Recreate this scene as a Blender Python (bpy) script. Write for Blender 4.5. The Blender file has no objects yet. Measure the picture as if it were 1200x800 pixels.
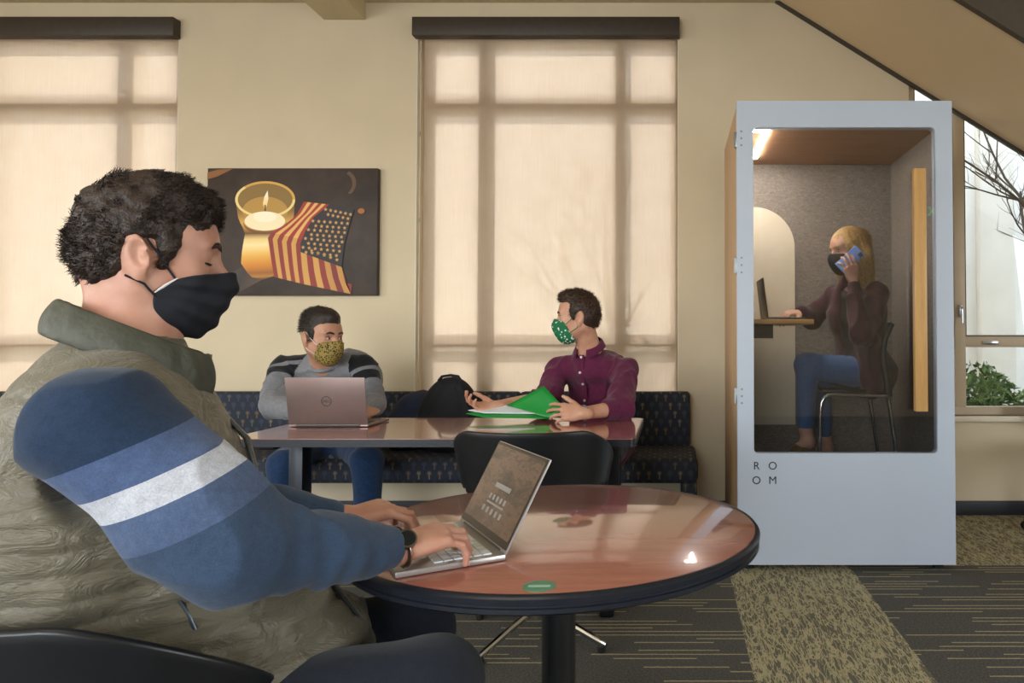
import bpy, bmesh, math, random
import numpy as np
from mathutils import Vector, Matrix

scene = bpy.context.scene
COL = scene.collection
PI = math.pi
R = math.radians

# ---------------------------------------------------------------- camera
FPX, PPX, PPY, PITCH, CAMZ = 850.0, 790.0, 372.0, R(1.4), 1.16
cd = bpy.data.cameras.new('camera')
cam = bpy.data.objects.new('camera', cd)
COL.objects.link(cam)
cd.sensor_width = 36.0
cd.lens = FPX * 36.0 / 1200.0
cd.shift_x = (600 - PPX) / 1200.0
cd.shift_y = (PPY - 400) / 1200.0
cd.clip_start = 0.05
cam.location = (0, 0, CAMZ)
cam.rotation_euler = (PI / 2 + PITCH, 0, 0)
scene.camera = cam


def P(px, py, Y):
    """world point that stands at distance Y from the camera plane"""
    u = (px - PPX) / FPX
    v = (PPY - py) / FPX
    dy = math.cos(PITCH) - v * math.sin(PITCH)
    dz = math.sin(PITCH) + v * math.cos(PITCH)
    t = Y / dy
    return Vector((u * t, Y, CAMZ + dz * t))


# ---------------------------------------------------------------- light and exposure
vs = scene.view_settings
vs.view_transform = 'Standard'
vs.look = 'None'
vs.gamma = 1.0
vs.use_curve_mapping = False
vs.exposure = 0.0

world = bpy.data.worlds.new('world')
scene.world = world
world.use_nodes = True
wt = world.node_tree
wt.nodes.clear()
wo = wt.nodes.new('ShaderNodeOutputWorld')
wb = wt.nodes.new('ShaderNodeBackground')
sky = wt.nodes.new('ShaderNodeTexSky')
sky.sky_type = 'NISHITA'
sky.sun_disc = False
sky.sun_elevation = R(31)
sky.sun_rotation = R(-15)
sky.dust_density = 0.6
wb.inputs['Strength'].default_value = 0.95
hz = wt.nodes.new('ShaderNodeHueSaturation')      # thin bright haze: paler than a clear sky
hz.inputs['Saturation'].default_value = 0.45
wt.links.new(sky.outputs[0], hz.inputs['Color'])
wt.links.new(hz.outputs[0], wb.inputs['Color'])
wt.links.new(wb.outputs[0], wo.inputs['Surface'])


def light(name, kind, loc, direction, energy, color, size=None, size_y=None, spread=None):
    ld = bpy.data.lights.new(name, kind)
    ld.energy = energy
    ld.color = color
    if kind == 'AREA':
        ld.shape = 'RECTANGLE'
        ld.size = size
        ld.size_y = size_y
        if spread:
            ld.spread = spread
    o = bpy.data.objects.new(name, ld)
    o.location = loc
    o.rotation_euler = Vector(direction).to_track_quat('-Z', 'Z').to_euler()
    COL.objects.link(o)
    return o


sun = light('sun', 'SUN', (-3, 12, 9), (0.27, -1.0, -0.60), 4.3, (1.0, 0.94, 0.86))
sun.data.angle = R(0.5)
# daylight that enters through the glazing behind the camera and in the left wall
REAR_Y = -3.2
for xx in (-4.4, -1.5):
    light('daylight_rear_window', 'AREA', (xx, REAR_Y + 0.02, 1.75), (0, 1, -0.05), 102, (0.92, 0.96, 1.0), 2.4, 1.9)
light('daylight_left_window', 'AREA', (-6.15, 0.3, 1.7), (1, 0.1, -0.05), 60, (0.92, 0.96, 1.0), 2.6, 1.9)
light('daylight_right_window', 'AREA', (5.25, -0.2, 1.7), (-1, 0.1, -0.05), 88, (0.92, 0.96, 1.0), 2.6, 1.9)

# ---------------------------------------------------------------- materials
MATS = {}


def lin(c):
    if isinstance(c, str):
        c = c.lstrip('#')
        c = [int(c[i:i + 2], 16) / 255 for i in (0, 2, 4)]
    return tuple((x / 12.92 if x <= 0.04045 else ((x + 0.055) / 1.055) ** 2.4) for x in c)


class NT:
    """small helper around a material's node tree"""

    def __init__(self, name):
        m = bpy.data.materials.new(name)
        m.use_nodes = True
        self.m = m
        self.t = m.node_tree
        self.b = self.t.nodes['Principled BSDF']
        self.out = self.t.nodes['Material Output']
        MATS[name] = m

    def n(self, kind, **kw):
        nd = self.t.nodes.new(kind)
        for k, v in kw.items():
            if hasattr(nd, k):
                setattr(nd, k, v)
            else:
                nd.inputs[k].default_value = v
        return nd

    def l(self, a, b):
        self.t.links.new(a, b)

    def val(self, x):
        return x

    def math(self, op, a, b=None, c=None, clamp=False):
        nd = self.t.nodes.new('ShaderNodeMath')
        nd.operation = op
        nd.use_clamp = clamp
        for i, x in enumerate((a, b, c)):
            if x is None:
                continue
            if isinstance(x, (int, float)):
                nd.inputs[i].default_value = x
            else:
                self.l(x, nd.inputs[i])
        return nd.outputs[0]

    def mix(self, f, a, b):
        nd = self.t.nodes.new('ShaderNodeMix')
        nd.data_type = 'RGBA'
        for s, x in ((nd.inputs[0], f), (nd.inputs[6], a), (nd.inputs[7], b)):
            if isinstance(x, tuple):
                s.default_value = (*x[:3], 1)
            elif isinstance(x, (int, float)):
                s.default_value = x
            else:
                self.l(x, s)
        return nd.outputs[2]

    def ramp(self, f, stops, interp='LINEAR'):
        nd = self.t.nodes.new('ShaderNodeValToRGB')
        nd.color_ramp.interpolation = interp
        e = nd.color_ramp.elements
        while len(e) < len(stops):
            e.new(0.5)
        for el, (p, c) in zip(e, stops):
            el.position = p
            el.color = (*c[:3], 1)
        self.l(f, nd.inputs[0])
        return nd.outputs[0]

    def coord(self, scale=(1, 1, 1), kind='Object', rot=(0, 0, 0)):
        tc = self.n('ShaderNodeTexCoord')
        mp = self.n('ShaderNodeMapping')
        mp.inputs['Scale'].default_value = scale
        mp.inputs['Rotation'].default_value = rot
        self.l(tc.outputs[kind], mp.inputs[0])
        return mp.outputs[0]

    def noise(self, vec, scale=5, detail=4, rough=0.5, dist=0.0):
        nd = self.n('ShaderNodeTexNoise')
        nd.inputs['Scale'].default_value = scale
        nd.inputs['Detail'].default_value = detail
        nd.inputs['Roughness'].default_value = rough
        nd.inputs['Distortion'].default_value = dist
        if vec is not None:
            self.l(vec, nd.inputs['Vector'])
        return nd.outputs[0]

    def bump(self, h, strength=0.3, dist=0.01):
        nd = self.n('ShaderNodeBump')
        nd.inputs['Strength'].default_value = strength
        nd.inputs['Distance'].default_value = dist
        self.l(h, nd.inputs['Height'])
        self.l(nd.outputs[0], self.b.inputs['Normal'])
        return nd

    def color(self, c):
        s = self.b.inputs['Base Color']
        if isinstance(c, tuple):
            s.default_value = (*c[:3], 1)
        else:
            self.l(c, s)

    def set(self, **kw):
        for k, v in kw.items():
            self.b.inputs[k.replace('_', ' ')].default_value = v
        return self


def simple(name, col, rough=0.5, metal=0.0, var=0.0, scale=20, bump=0.0, bscale=200, bdist=0.002, spec=0.5, coat=0.0, sheen=0.0):
    t = NT(name)
    c = lin(col)
    t.set(Roughness=rough, Metallic=metal)
    t.b.inputs['Specular IOR Level'].default_value = spec
    t.b.inputs['Coat Weight'].default_value = coat
    t.b.inputs['Coat Roughness'].default_value = 0.1
    if sheen:
        t.b.inputs['Sheen Weight'].default_value = sheen
        t.b.inputs['Sheen Roughness'].default_value = 0.5
    v = t.coord()
    if var > 0:
        f = t.noise(v, scale, 3)
        lo = tuple(x * (1 - var) for x in c)
        hi = tuple(min(1, x * (1 + var)) for x in c)
        t.color(t.ramp(f, [(0.3, lo), (0.7, hi)]))
    else:
        t.color(c)
    if bump > 0:
        t.bump(t.noise(v, bscale, 2), bump, bdist)
    return t.m


simple('wall_paint', '#cebea1', 0.75, var=0.03, scale=3, bump=0.12, bscale=160)
simple('ceiling_paint', '#cabb95', 0.85, var=0.03, scale=2, bump=0.05)
simple('soffit_paint', '#d6bd97', 0.8, var=0.03, scale=2, bump=0.05)
simple('dark_trim', '#40382e', 0.5, var=0.1)
simple('stringer_paint', '#4a4032', 0.6, var=0.1)
simple('baseboard', '#22242a', 0.55, var=0.1)
simple('window_frame', '#b8a68c', 0.45, var=0.04, scale=6)
simple('window_gasket', '#5a5046', 0.6)
simple('fascia', '#372e24', 0.5, var=0.1, scale=30)
simple('sill', '#d8cdb8', 0.4, var=0.03)
simple('white_panel', '#b2bbc9', 0.38, var=0.015, scale=3)
simple('black_plastic', '#111317', 0.38, var=0.2, scale=15, bump=0.06, bscale=300)
simple('black_rubber', '#0c0c0e', 0.6)
simple('chrome', '#d5d7da', 0.12, 1.0)
simple('steel', '#b4b7bd', 0.28, 1.0)
simple('dark_metal', '#1c1f26', 0.35, 0.5)
simple('table_edge', '#191d26', 0.32, var=0.15, scale=40)
simple('lettering', '#15181c', 0.5)
simple('hinge_metal', '#8b8f92', 0.35, 0.9)


def shade_material():
    t = NT('shade_fabric')
    t.t.nodes.remove(t.b)
    v = t.coord()
    w1 = t.n('ShaderNodeTexWave', wave_type='BANDS', bands_direction='X')
    w1.inputs['Scale'].default_value = 260
    t.l(v, w1.inputs[0])
    w2 = t.n('ShaderNodeTexWave', wave_type='BANDS', bands_direction='Z')
    w2.inputs['Scale'].default_value = 260
    t.l(v, w2.inputs[0])
    n = t.noise(v, 9, 4)
    streak = t.noise(t.coord((60, 1, 1.2)), 3, 2)
    f = t.math('ADD', t.math('MULTIPLY', t.math('ADD', w1.outputs[0], w2.outputs[0]), 0.12), t.math('ADD', t.math('MULTIPLY', n, 0.3), t.math('MULTIPLY', streak, 0.45)))
    ct = t.ramp(f, [(0.25, lin('#eadac8')), (0.75, lin('#f6ebe0'))])
    cr = t.ramp(f, [(0.25, lin('#a8957e')), (0.75, lin('#b8a68e'))])
    tr = t.n('ShaderNodeBsdfTranslucent')
    t.l(ct, tr.inputs[0])
    df = t.n('ShaderNodeBsdfDiffuse')
    t.l(cr, df.inputs[0])
    tp = t.n('ShaderNodeBsdfTransparent')
    m1 = t.n('ShaderNodeMixShader')
    m1.inputs[0].default_value = 0.48
    t.l(tr.outputs[0], m1.inputs[1])
    t.l(df.outputs[0], m1.inputs[2])
    m2 = t.n('ShaderNodeMixShader')
    m2.inputs[0].default_value = 0.10
    t.l(m1.outputs[0], m2.inputs[1])
    t.l(tp.outputs[0], m2.inputs[2])
    t.l(m2.outputs[0], t.out.inputs[0])


shade_material()


def glass_material(name, tint, ior=1.45, rough=0.0, extra=0.0):
    """thin pane: clear transmission plus mirror reflection by Fresnel"""
    t = NT(name)
    t.t.nodes.remove(t.b)
    fr = t.n('ShaderNodeFresnel')
    fr.inputs[0].default_value = ior
    tp = t.n('ShaderNodeBsdfTransparent')
    tp.inputs[0].default_value = (*lin(tint), 1)
    gl = t.n('ShaderNodeBsdfGlossy')
    gl.inputs['Roughness'].default_value = rough
    m = t.n('ShaderNodeMixShader')
    t.l(t.math('ADD', fr.outputs[0], extra, clamp=True), m.inputs[0])
    t.l(tp.outputs[0], m.inputs[1])
    t.l(gl.outputs[0], m.inputs[2])
    t.l(m.outputs[0], t.out.inputs[0])


glass_material('window_glass', '#f2f5f5')
glass_material('booth_glass', '#e8e8e8', 1.5, 0.0, 0.01)


def wood(name, dark, light_, rough=0.35, axis=(1, 12, 12), scale=3.0, coat=0.0, bump=0.05):
    t = NT(name)
    v = t.coord(axis)
    a = t.noise(v, scale, 6, 0.6, 0.6)
    b = t.noise(v, scale * 7, 3, 0.6)
    f = t.math('ADD', t.math('MULTIPLY', a, 0.7), t.math('MULTIPLY', b, 0.3))
    t.color(t.ramp(f, [(0.3, lin(dark)), (0.7, lin(light_))]))
    t.set(Roughness=rough)
    t.b.inputs['Coat Weight'].default_value = coat
    t.b.inputs['Coat Roughness'].default_value = 0.06
    t.b.inputs['Coat IOR'].default_value = 1.75
    t.bump(f, bump, 0.001)
    return t


wood('cherry_laminate', '#965a4b', '#ab6d5c', 0.26, (2, 14, 14), 2.5, 1.0, 0.01)
wood('veneer_outer', '#b3906a', '#c7a67e', 0.5, (14, 14, 1), 2.0)
wood('veneer_ceiling', '#9a6f4c', '#b18560', 0.5, (1, 14, 14), 2.2)
wood('oak_handle', '#b0854e', '#c99e63', 0.42, (14, 14, 1.3), 2.6)
wood('desk_wood', '#b88a52', '#d0a368', 0.45, (2, 14, 14), 2.6)


def felt():
    t = NT('grey_felt')
    v = t.coord()
    a = t.noise(t.coord((1, 1, 3)), 42, 6, 0.75, 1.2)
    b = t.noise(v, 260, 3, 0.6)
    f = t.math('ADD', t.math('MULTIPLY', a, 0.7), t.math('MULTIPLY', b, 0.3))
    t.color(t.ramp(f, [(0.34, lin('#5a5450')), (0.52, lin('#837b73')), (0.68, lin('#a39a90'))]))
    t.set(Roughness=0.95)
    t.bump(f, 0.5, 0.003)


felt()


def carpet():
    t = NT('carpet')
    tc = t.n('ShaderNodeTexCoord')
    sp = t.n('ShaderNodeSeparateXYZ')
    t.l(tc.outputs['Object'], sp.inputs[0])
    x, y = sp.outputs[0], sp.outputs[1]
    v = tc.outputs['Object']
    fine = t.noise(v, 420, 3, 0.7)
    mid = t.noise(v, 60, 4, 0.7)
    # dark tiles: short light dashes running across, one row every few centimetres
    row = t.math('DIVIDE', y, 0.034)
    ri = t.math('FLOOR', row)
    rf = t.math('FRACT', row)
    wn = t.n('ShaderNodeTexWhiteNoise', noise_dimensions='1D')
    t.l(ri, wn.inputs['W'])
    off = t.math('MULTIPLY', wn.outputs[0], 37.0)
    seg = t.math('DIVIDE', t.math('ADD', x, off), 0.30)
    si = t.math('FLOOR', seg)
    cmb = t.n('ShaderNodeCombineXYZ')
    t.l(si, cmb.inputs[0])
    t.l(ri, cmb.inputs[1])
    w2 = t.n('ShaderNodeTexWhiteNoise', noise_dimensions='2D')
    t.l(cmb.outputs[0], w2.inputs['Vector'])
    on = t.math('GREATER_THAN', w2.outputs[0], 0.62)
    jit = t.math('MULTIPLY', t.math('SUBTRACT', mid, 0.5), 0.25)
    line = t.math('LESS_THAN', t.math('ABSOLUTE', t.math('SUBTRACT', t.math('ADD', rf, jit), 0.5)), 0.115)
    dash = t.math('MULTIPLY', t.math('MULTIPLY', on, line), t.math('ADD', 0.45, t.math('MULTIPLY', fine, 0.8)), clamp=True)
    darkc = t.ramp(t.math('ADD', t.math('MULTIPLY', fine, 0.5), t.math('MULTIPLY', t.noise(v, 130, 3, 0.7), 0.5)), [(0.3, lin('#34332f')), (0.5, lin('#595753')), (0.7, lin('#84817b'))])
    dark = t.mix(dash, darkc, lin('#b8ab84'))
    # light tiles: tangled grass-like strokes
    acc = None
    for k, (ang, sc_) in enumerate(((0.35, 1.0), (0.9, 1.15), (2.2, 0.9), (2.75, 1.1))):
        mp = t.coord((34 * sc_, 6 * sc_, 1), rot=(0, 0, ang))
        nn = t.noise(mp, 1.0, 2, 0.5, 0.5)
        st = t.math('LESS_THAN', t.math('ABSOLUTE', t.math('SUBTRACT', nn, 0.5)), 0.02)
        acc = st if acc is None else t.math('MAXIMUM', acc, st)
    acc = t.math('MULTIPLY', acc, t.math('ADD', 0.3, t.math('MULTIPLY', mid, 1.0)), clamp=True)
    lightc = t.ramp(fine, [(0.3, lin('#57554a')), (0.7, lin('#827d6b'))])
    leaf = t.mix(acc, lightc, lin('#c2b68f'))
    in1 = t.math('MULTIPLY', t.math('GREATER_THAN', x, 0.27), t.math('LESS_THAN', x, 0.88))
    in2 = t.math('MULTIPLY', t.math('GREATER_THAN', x, 0.27), t.math('GREATER_THAN', y, 3.69))
    m = t.math('MAXIMUM', in1, in2)
    t.color(t.mix(m, dark, leaf))
    t.set(Roughness=0.95)
    t.b.inputs['Specular IOR Level'].default_value = 0.15
    t.bump(fine, 0.7, 0.004)


carpet()


def bench_fabric():
    t = NT('bench_fabric')
    tc = t.n('ShaderNodeTexCoord')
    sp = t.n('ShaderNodeSeparateXYZ')
    t.l(tc.outputs['Object'], sp.inputs[0])
    x = sp.outputs[0]
    z = t.math('ADD', sp.outputs[2], t.math('MULTIPLY', sp.outputs[1], 1.0))
    CW, RH = 0.058, 0.052
    row = t.math('DIVIDE', z, RH)
    ri = t.math('FLOOR', row)
    half = t.math('MULTIPLY', t.math('MODULO', t.math('ABSOLUTE', ri), 2.0), 0.5)
    u = t.math('SUBTRACT', t.math('FRACT', t.math('ADD', t.math('DIVIDE', x, CW), half)), 0.5)
    w = t.math('SUBTRACT', t.math('FRACT', row), 0.5)
    ux = t.math('MULTIPLY', u, CW)
    wz = t.math('MULTIPLY', w, RH)
    r1 = t.math('SQRT', t.math('ADD', t.math('POWER', ux, 2), t.math('POWER', t.math('SUBTRACT', wz, 0.010), 2)))
    disc = t.math('LESS_THAN', r1, 0.0095)
    ring = t.math('LESS_THAN', t.math('ABSOLUTE', t.math('SUBTRACT', r1, 0.0135)), 0.0016)
    stem = t.math('MULTIPLY', t.math('LESS_THAN', t.math('ABSOLUTE', ux), t.math('ADD', 0.0022, t.math('MULTIPLY', t.math('SUBTRACT', 0.010, wz), 0.07))), t.math('MULTIPLY', t.math('LESS_THAN', wz, 0.010), t.math('GREATER_THAN', wz, -0.022)))
    key = t.math('MAXIMUM', disc, stem)
    ci = t.math('FLOOR', t.math('ADD', t.math('DIVIDE', x, CW), half))
    cmb = t.n('ShaderNodeCombineXYZ')
    t.l(ci, cmb.inputs[0])
    t.l(ri, cmb.inputs[1])
    wn = t.n('ShaderNodeTexWhiteNoise', noise_dimensions='2D')
    t.l(cmb.outputs[0], wn.inputs['Vector'])
    kc = t.ramp(wn.outputs[0], [(0.0, lin('#3c4456')), (0.35, lin('#6a624e')), (0.62, lin('#8d7b54')), (0.82, lin('#86612f'))], 'CONSTANT')
    fine = t.noise(tc.outputs['Object'], 500, 2)
    base = t.ramp(fine, [(0.3, lin('#191e29')), (0.7, lin('#2b313f'))])
    c = t.mix(t.math('MULTIPLY', ring, 0.5), base, lin('#474d5a'))
    t.color(t.mix(t.math('MULTIPLY', key, 0.6), c, kc))
    t.set(Roughness=0.85)
    t.bump(fine, 0.3, 0.001)


bench_fabric()


def fabric(name, c1, c2, scale=350, bump=0.4, rough=0.9, c3=None, wr=0.0, wscale=18, sheen=0.15):
    """woven or knitted cloth: two-tone yarn noise plus soft wrinkles"""
    t = NT(name)
    v = t.coord()
    f = t.noise(v, scale, 3, 0.65)
    g = t.noise(v, scale * 0.16, 3, 0.6)
    h = t.math('ADD', t.math('MULTIPLY', f, 0.7), t.math('MULTIPLY', g, 0.3))
    st = [(0.36, lin(c1)), (0.62, lin(c2))]
    if c3:
        st.append((0.72, lin(c3)))
    t.color(t.ramp(h, st))
    t.set(Roughness=rough)
    t.b.inputs['Specular IOR Level'].default_value = 0.25
    t.b.inputs['Sheen Weight'].default_value = sheen
    if wr:
        w = t.noise(v, wscale, 3, 0.5, 0.8)
        hh = t.math('ADD', t.math('MULTIPLY', f, 0.06), t.math('MULTIPLY', w, wr))
        t.bump(hh, bump, 0.02)
    else:
        t.bump(f, bump, 0.0015)
    return t


# ---------------------------------------------------------------- mesh helpers
def setprops(o, label=None, cat=None, group=None, kind=None):
    if label:
        o['label'] = label
    if cat:
        o['category'] = cat
    if group:
        o['group'] = group
    if kind:
        o['kind'] = kind
    return o


def thing(name, label, cat, loc=(0, 0, 0), rotz=0.0, group=None):
    o = bpy.data.objects.new(name, None)
    o.empty_display_size = 0.1
    o.location = loc
    o.rotation_euler = (0, 0, rotz)
    COL.objects.link(o)
    return setprops(o, label, cat, group)


def finish(me, mat, smooth):
    if mat:
        me.materials.append(MATS[mat] if isinstance(mat, str) else mat)
    if smooth is not None:
        me.polygons.foreach_set('use_smooth', [True] * len(me.polygons))
        if smooth < 179:
            me.set_sharp_from_angle(angle=R(smooth))
    me.update()


class MB:
    """collects shapes; build() links them as ONE mesh object"""

    def __init__(self):
        self.v, self.f = [], []

    def add(self, vs_, fs):
        n = len(self.v)
        self.v += [tuple(p) for p in vs_]
        self.f += [tuple(i + n for i in f) for f in fs]
        return self

    def box(self, x0, x1, y0, y1, z0, z1, bev=0.0, M=None, seg=2):
        bm = bmesh.new()
        bmesh.ops.create_cube(bm, size=1)
        for v in bm.verts:
            v.co = Vector(((x0 + x1) / 2 + v.co.x * (x1 - x0), (y0 + y1) / 2 + v.co.y * (y1 - y0), (z0 + z1) / 2 + v.co.z * (z1 - z0)))
        if bev > 0:
            bmesh.ops.bevel(bm, geom=bm.edges[:], offset=bev, segments=seg, profile=0.5, affect='EDGES')
        return self.bm(bm, M)

    def bm(self, bm, M=None):
        if M is not None:
            bm.transform(M)
        bm.verts.index_update()
        self.add([v.co[:] for v in bm.verts], [[v.index for v in f.verts] for f in bm.faces])
        bm.free()
        return self

    def tube(self, pts, r, n=10, cap=True, closed=False, flat=None, up=None):
        """round (or flattened) tube along a polyline; r may be a list"""
        pts = [Vector(p) for p in pts]
        m = len(pts)
        rs = r if isinstance(r, (list, tuple)) else [r] * m
        rings = []
        prev = None
        for i in range(m):
            if closed:
                t = (pts[(i + 1) % m] - pts[i - 1])
            else:
                t = (pts[min(i + 1, m - 1)] - pts[max(i - 1, 0)])
            t.normalize()
            if prev is None:
                a = Vector(up) if up is not None else (Vector((0, 0, 1)) if abs(t.z) < 0.9 else Vector((1, 0, 0)))
            else:
                a = prev
            a = (a - t * a.dot(t)).normalized()
            prev = a
            b = t.cross(a)
            fa, fb = flat if flat else (1, 1)
            rings.append([pts[i] + a * (math.cos(2 * PI * k / n) * rs[i] * fa) + b * (math.sin(2 * PI * k / n) * rs[i] * fb) for k in range(n)])
        vs_ = [p for rg in rings for p in rg]
        fs = []
        last = m if closed else m - 1
        for i in range(last):
            j = (i + 1) % m
            for k in range(n):
                k2 = (k + 1) % n
                fs.append((i * n + k, i * n + k2, j * n + k2, j * n + k))
        if cap and not closed:
            fs.append(tuple(range(n - 1, -1, -1)))
            fs.append(tuple((m - 1) * n + k for k in range(n)))
        return self.add(vs_, fs)

    def lathe(self, prof, n=48, c=(0, 0, 0)):
        """profile of (r, z) from bottom to top"""
        vs_, fs = [], []
        for (r, z) in prof:
            for k in range(n):
                a = 2 * PI * k / n
                vs_.append((c[0] + r * math.cos(a), c[1] + r * math.sin(a), c[2] + z))
        for i in range(len(prof) - 1):
            for k in range(n):
                k2 = (k + 1) % n
                fs.append((i * n + k, i * n + k2, (i + 1) * n + k2, (i + 1) * n + k))
        fs.append(tuple(range(n - 1, -1, -1)))
        fs.append(tuple((len(prof) - 1) * n + k for k in range(n)))
        return self.add(vs_, fs)

    def prism(self, poly, d, M=None):
        """polygon of (a, b) extruded along the third axis by d; M maps (a, b, t) to place"""
        n = len(poly)
        vs_ = [Vector((a, b, 0)) for a, b in poly] + [Vector((a, b, d)) for a, b in poly]
        if M is not None:
            vs_ = [M @ v for v in vs_]
        fs = [tuple(range(n - 1, -1, -1)), tuple(range(n, 2 * n))]
        fs += [(i, (i + 1) % n, n + (i + 1) % n, n + i) for i in range(n)]
        return self.add(vs_, fs)

    def build(self, name, mat, parent=None, smooth=35, world=False):
        me = bpy.data.meshes.new(name)
        vs_ = self.v
        if parent is not None and world:
            im = world_of(parent).inverted()
            vs_ = [(im @ Vector(p))[:] for p in vs_]
        me.from_pydata(vs_, [], self.f)
        bm = bmesh.new()
        bm.from_mesh(me)
        bmesh.ops.recalc_face_normals(bm, faces=bm.faces[:])
        bm.to_mesh(me)
        bm.free()
        finish(me, mat, smooth)
        o = bpy.data.objects.new(name, me)
        COL.objects.link(o)
        o.parent = parent
        return o


def world_of(o):
    M = Matrix.LocRotScale(o.location, o.rotation_euler, o.scale)
    return world_of(o.parent) @ M if o.parent else M


def struct(name, mb, mat, smooth=30, parent=None):
    o = mb.build(name, mat, parent, smooth)
    if parent is None:
        o['kind'] = 'structure'
    return o


def rounded_rect(x0, x1, z0, z1, r, n=6):
    pts = []
    for cx, cz, a0 in ((x1 - r, z0 + r, -90), (x1 - r, z1 - r, 0), (x0 + r, z1 - r, 90), (x0 + r, z0 + r, 180)):
        for k in range(n + 1):
            a = R(a0 + 90 * k / n)
            pts.append((cx + r * math.cos(a), cz + r * math.sin(a)))
    return pts


def text_mesh(txt, size, extrude=0.0):
    cu = bpy.data.curves.new('lettering', 'FONT')
    cu.body = txt
    cu.size = size
    cu.extrude = extrude
    cu.align_x = 'CENTER'
    cu.align_y = 'CENTER'
    o = bpy.data.objects.new('lettering', cu)
    COL.objects.link(o)
    bpy.context.view_layer.update()
    me = bpy.data.meshes.new_from_object(o.evaluated_get(bpy.context.evaluated_depsgraph_get()))
    bpy.data.objects.remove(o)
    return me


def text_obj(name, txt, size, mat, M, parent=None, extrude=0.0006):
    me = text_mesh(txt, size, extrude)
    if parent is not None:
        M = world_of(parent).inverted() @ M
    me.transform(M)
    me.materials.clear()
    me.materials.append(MATS[mat])
    o = bpy.data.objects.new(name, me)
    COL.objects.link(o)
    o.parent = parent
    return o


def copy_tree(o, parent=None):
    c = o.copy()
    COL.objects.link(c)
    c.parent = parent
    for ch in list(o.children):
        copy_tree(ch, c)
    return c

# ================================================================ the room
WALL_Y, CEIL_Z = 4.72, 3.345
XL, XR = -6.2, 5.3
WT = 0.30
W2 = (-1.69, 0.028, 0.74, 3.22)                      # window behind the long table
DXW = (205 - 795.0) / 180.0
W1 = (W2[0] + DXW, W2[1] + DXW, 0.74, 3.22)          # its twin to the left
W3 = (1.54, 4.6, 0.64, 3.02)                         # clear window by the booth

struct('floor', MB().box(XL - .3, XR + .3, REAR_Y - .3, WALL_Y + WT, -0.2, 0), 'carpet')
struct('ceiling', MB().box(XL - .3, XR + .3, REAR_Y - .3, WALL_Y + WT, CEIL_Z, CEIL_Z + .25), 'ceiling_paint')
mb = MB()
xs = [XL - .3, W1[0], W1[1], W2[0], W2[1], W3[0], W3[1], XR + .3]
for i in range(0, 8, 2):
    mb.box(xs[i], xs[i + 1], WALL_Y, WALL_Y + WT, 0, CEIL_Z)
for w in (W1, W2, W3):
    mb.box(w[0], w[1], WALL_Y, WALL_Y + WT, 0, w[2])
    mb.box(w[0], w[1], WALL_Y, WALL_Y + WT, w[3], CEIL_Z)
struct('wall_back', mb, 'wall_paint')


def wall_with_holes(name, axis, pos, a0, a1, holes):
    """a wall across x (axis 'y') or along y (axis 'x') with window holes (b0, b1, z0, z1)"""
    m = MB()

    def bx(u0, u1, z0, z1):
        if axis == 'y':
            m.box(u0, u1, pos - .3, pos, z0, z1)
        else:
            m.box(pos - .3, pos, u0, u1, z0, z1)
    cur = a0
    for (b0, b1, z0, z1) in holes:
        bx(cur, b0, 0, CEIL_Z)
        bx(b0, b1, 0, z0)
        bx(b0, b1, z1, CEIL_Z)
        cur = b1
    bx(cur, a1, 0, CEIL_Z)
    return struct(name, m, 'wall_paint')


wall_with_holes('wall_rear', 'y', REAR_Y, XL - .3, XR, [(x - 1.2, x + 1.2, 0.8, 2.7) for x in (-4.4, -1.5)])
wall_with_holes('wall_left', 'x', XL, REAR_Y, WALL_Y, [(-1.0, 1.6, 0.75, 2.65)])
wall_with_holes('wall_right', 'x', XR + .3, REAR_Y, WALL_Y, [(-1.5, 1.1, 0.75, 2.65)])
mb = MB()
mb.box(XL, W3[0] + 4, WALL_Y - .014, WALL_Y, 0, 0.092, 0.004)
struct('baseboard_back', mb, 'baseboard')
struct('baseboard_right', MB().box(XR - .014, XR, REAR_Y, WALL_Y - .014, 0, 0.092, 0.004), 'baseboard')
# boxed beam that runs towards the room under the ceiling
struct('trim_1', MB().box(-2.30, -2.03, REAR_Y, WALL_Y, 3.232, CEIL_Z), 'ceiling_paint')

# underside of a stair flight that drops to the right along the back wall


def soff(x):
    return 3.777 - 0.625 * x


SX0, SX1 = (3.777 - CEIL_Z) / 0.625, XR
MY = Matrix(((1, 0, 0, 0), (0, 0, 1, 3.66), (0, 1, 0, 0), (0, 0, 0, 1)))
struct('ceiling_sloped', MB().prism([(SX0, CEIL_Z), (SX1, soff(SX1)), (SX1, soff(SX1) + .3), (SX0 + .48, CEIL_Z)], WALL_Y - 3.66, MY), 'soffit_paint')
MY2 = Matrix(((1, 0, 0, 0), (0, 0, 1, 3.62), (0, 1, 0, 0), (0, 0, 0, 1)))
struct('trim_2', MB().prism([(SX0 - .03, CEIL_Z), (SX1, soff(SX1) - .02), (SX1, soff(SX1) + .5), (SX0 + .7, CEIL_Z)], 0.04, MY2), 'stringer_paint')
MY3 = Matrix(((1, 0, 0, 0), (0, 0, 1, WALL_Y - .03), (0, 1, 0, 0), (0, 0, 0, 1)))
struct('trim_3', MB().prism([(SX0 - .03, CEIL_Z), (SX1, soff(SX1) - .03), (SX1, soff(SX1) + .012), (SX0 + .02, CEIL_Z)], 0.03, MY3), 'dark_trim')

# ---------------------------------------------------------------- windows with roller shades
FY0, FY1 = WALL_Y + 0.125, WALL_Y + 0.19


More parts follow.
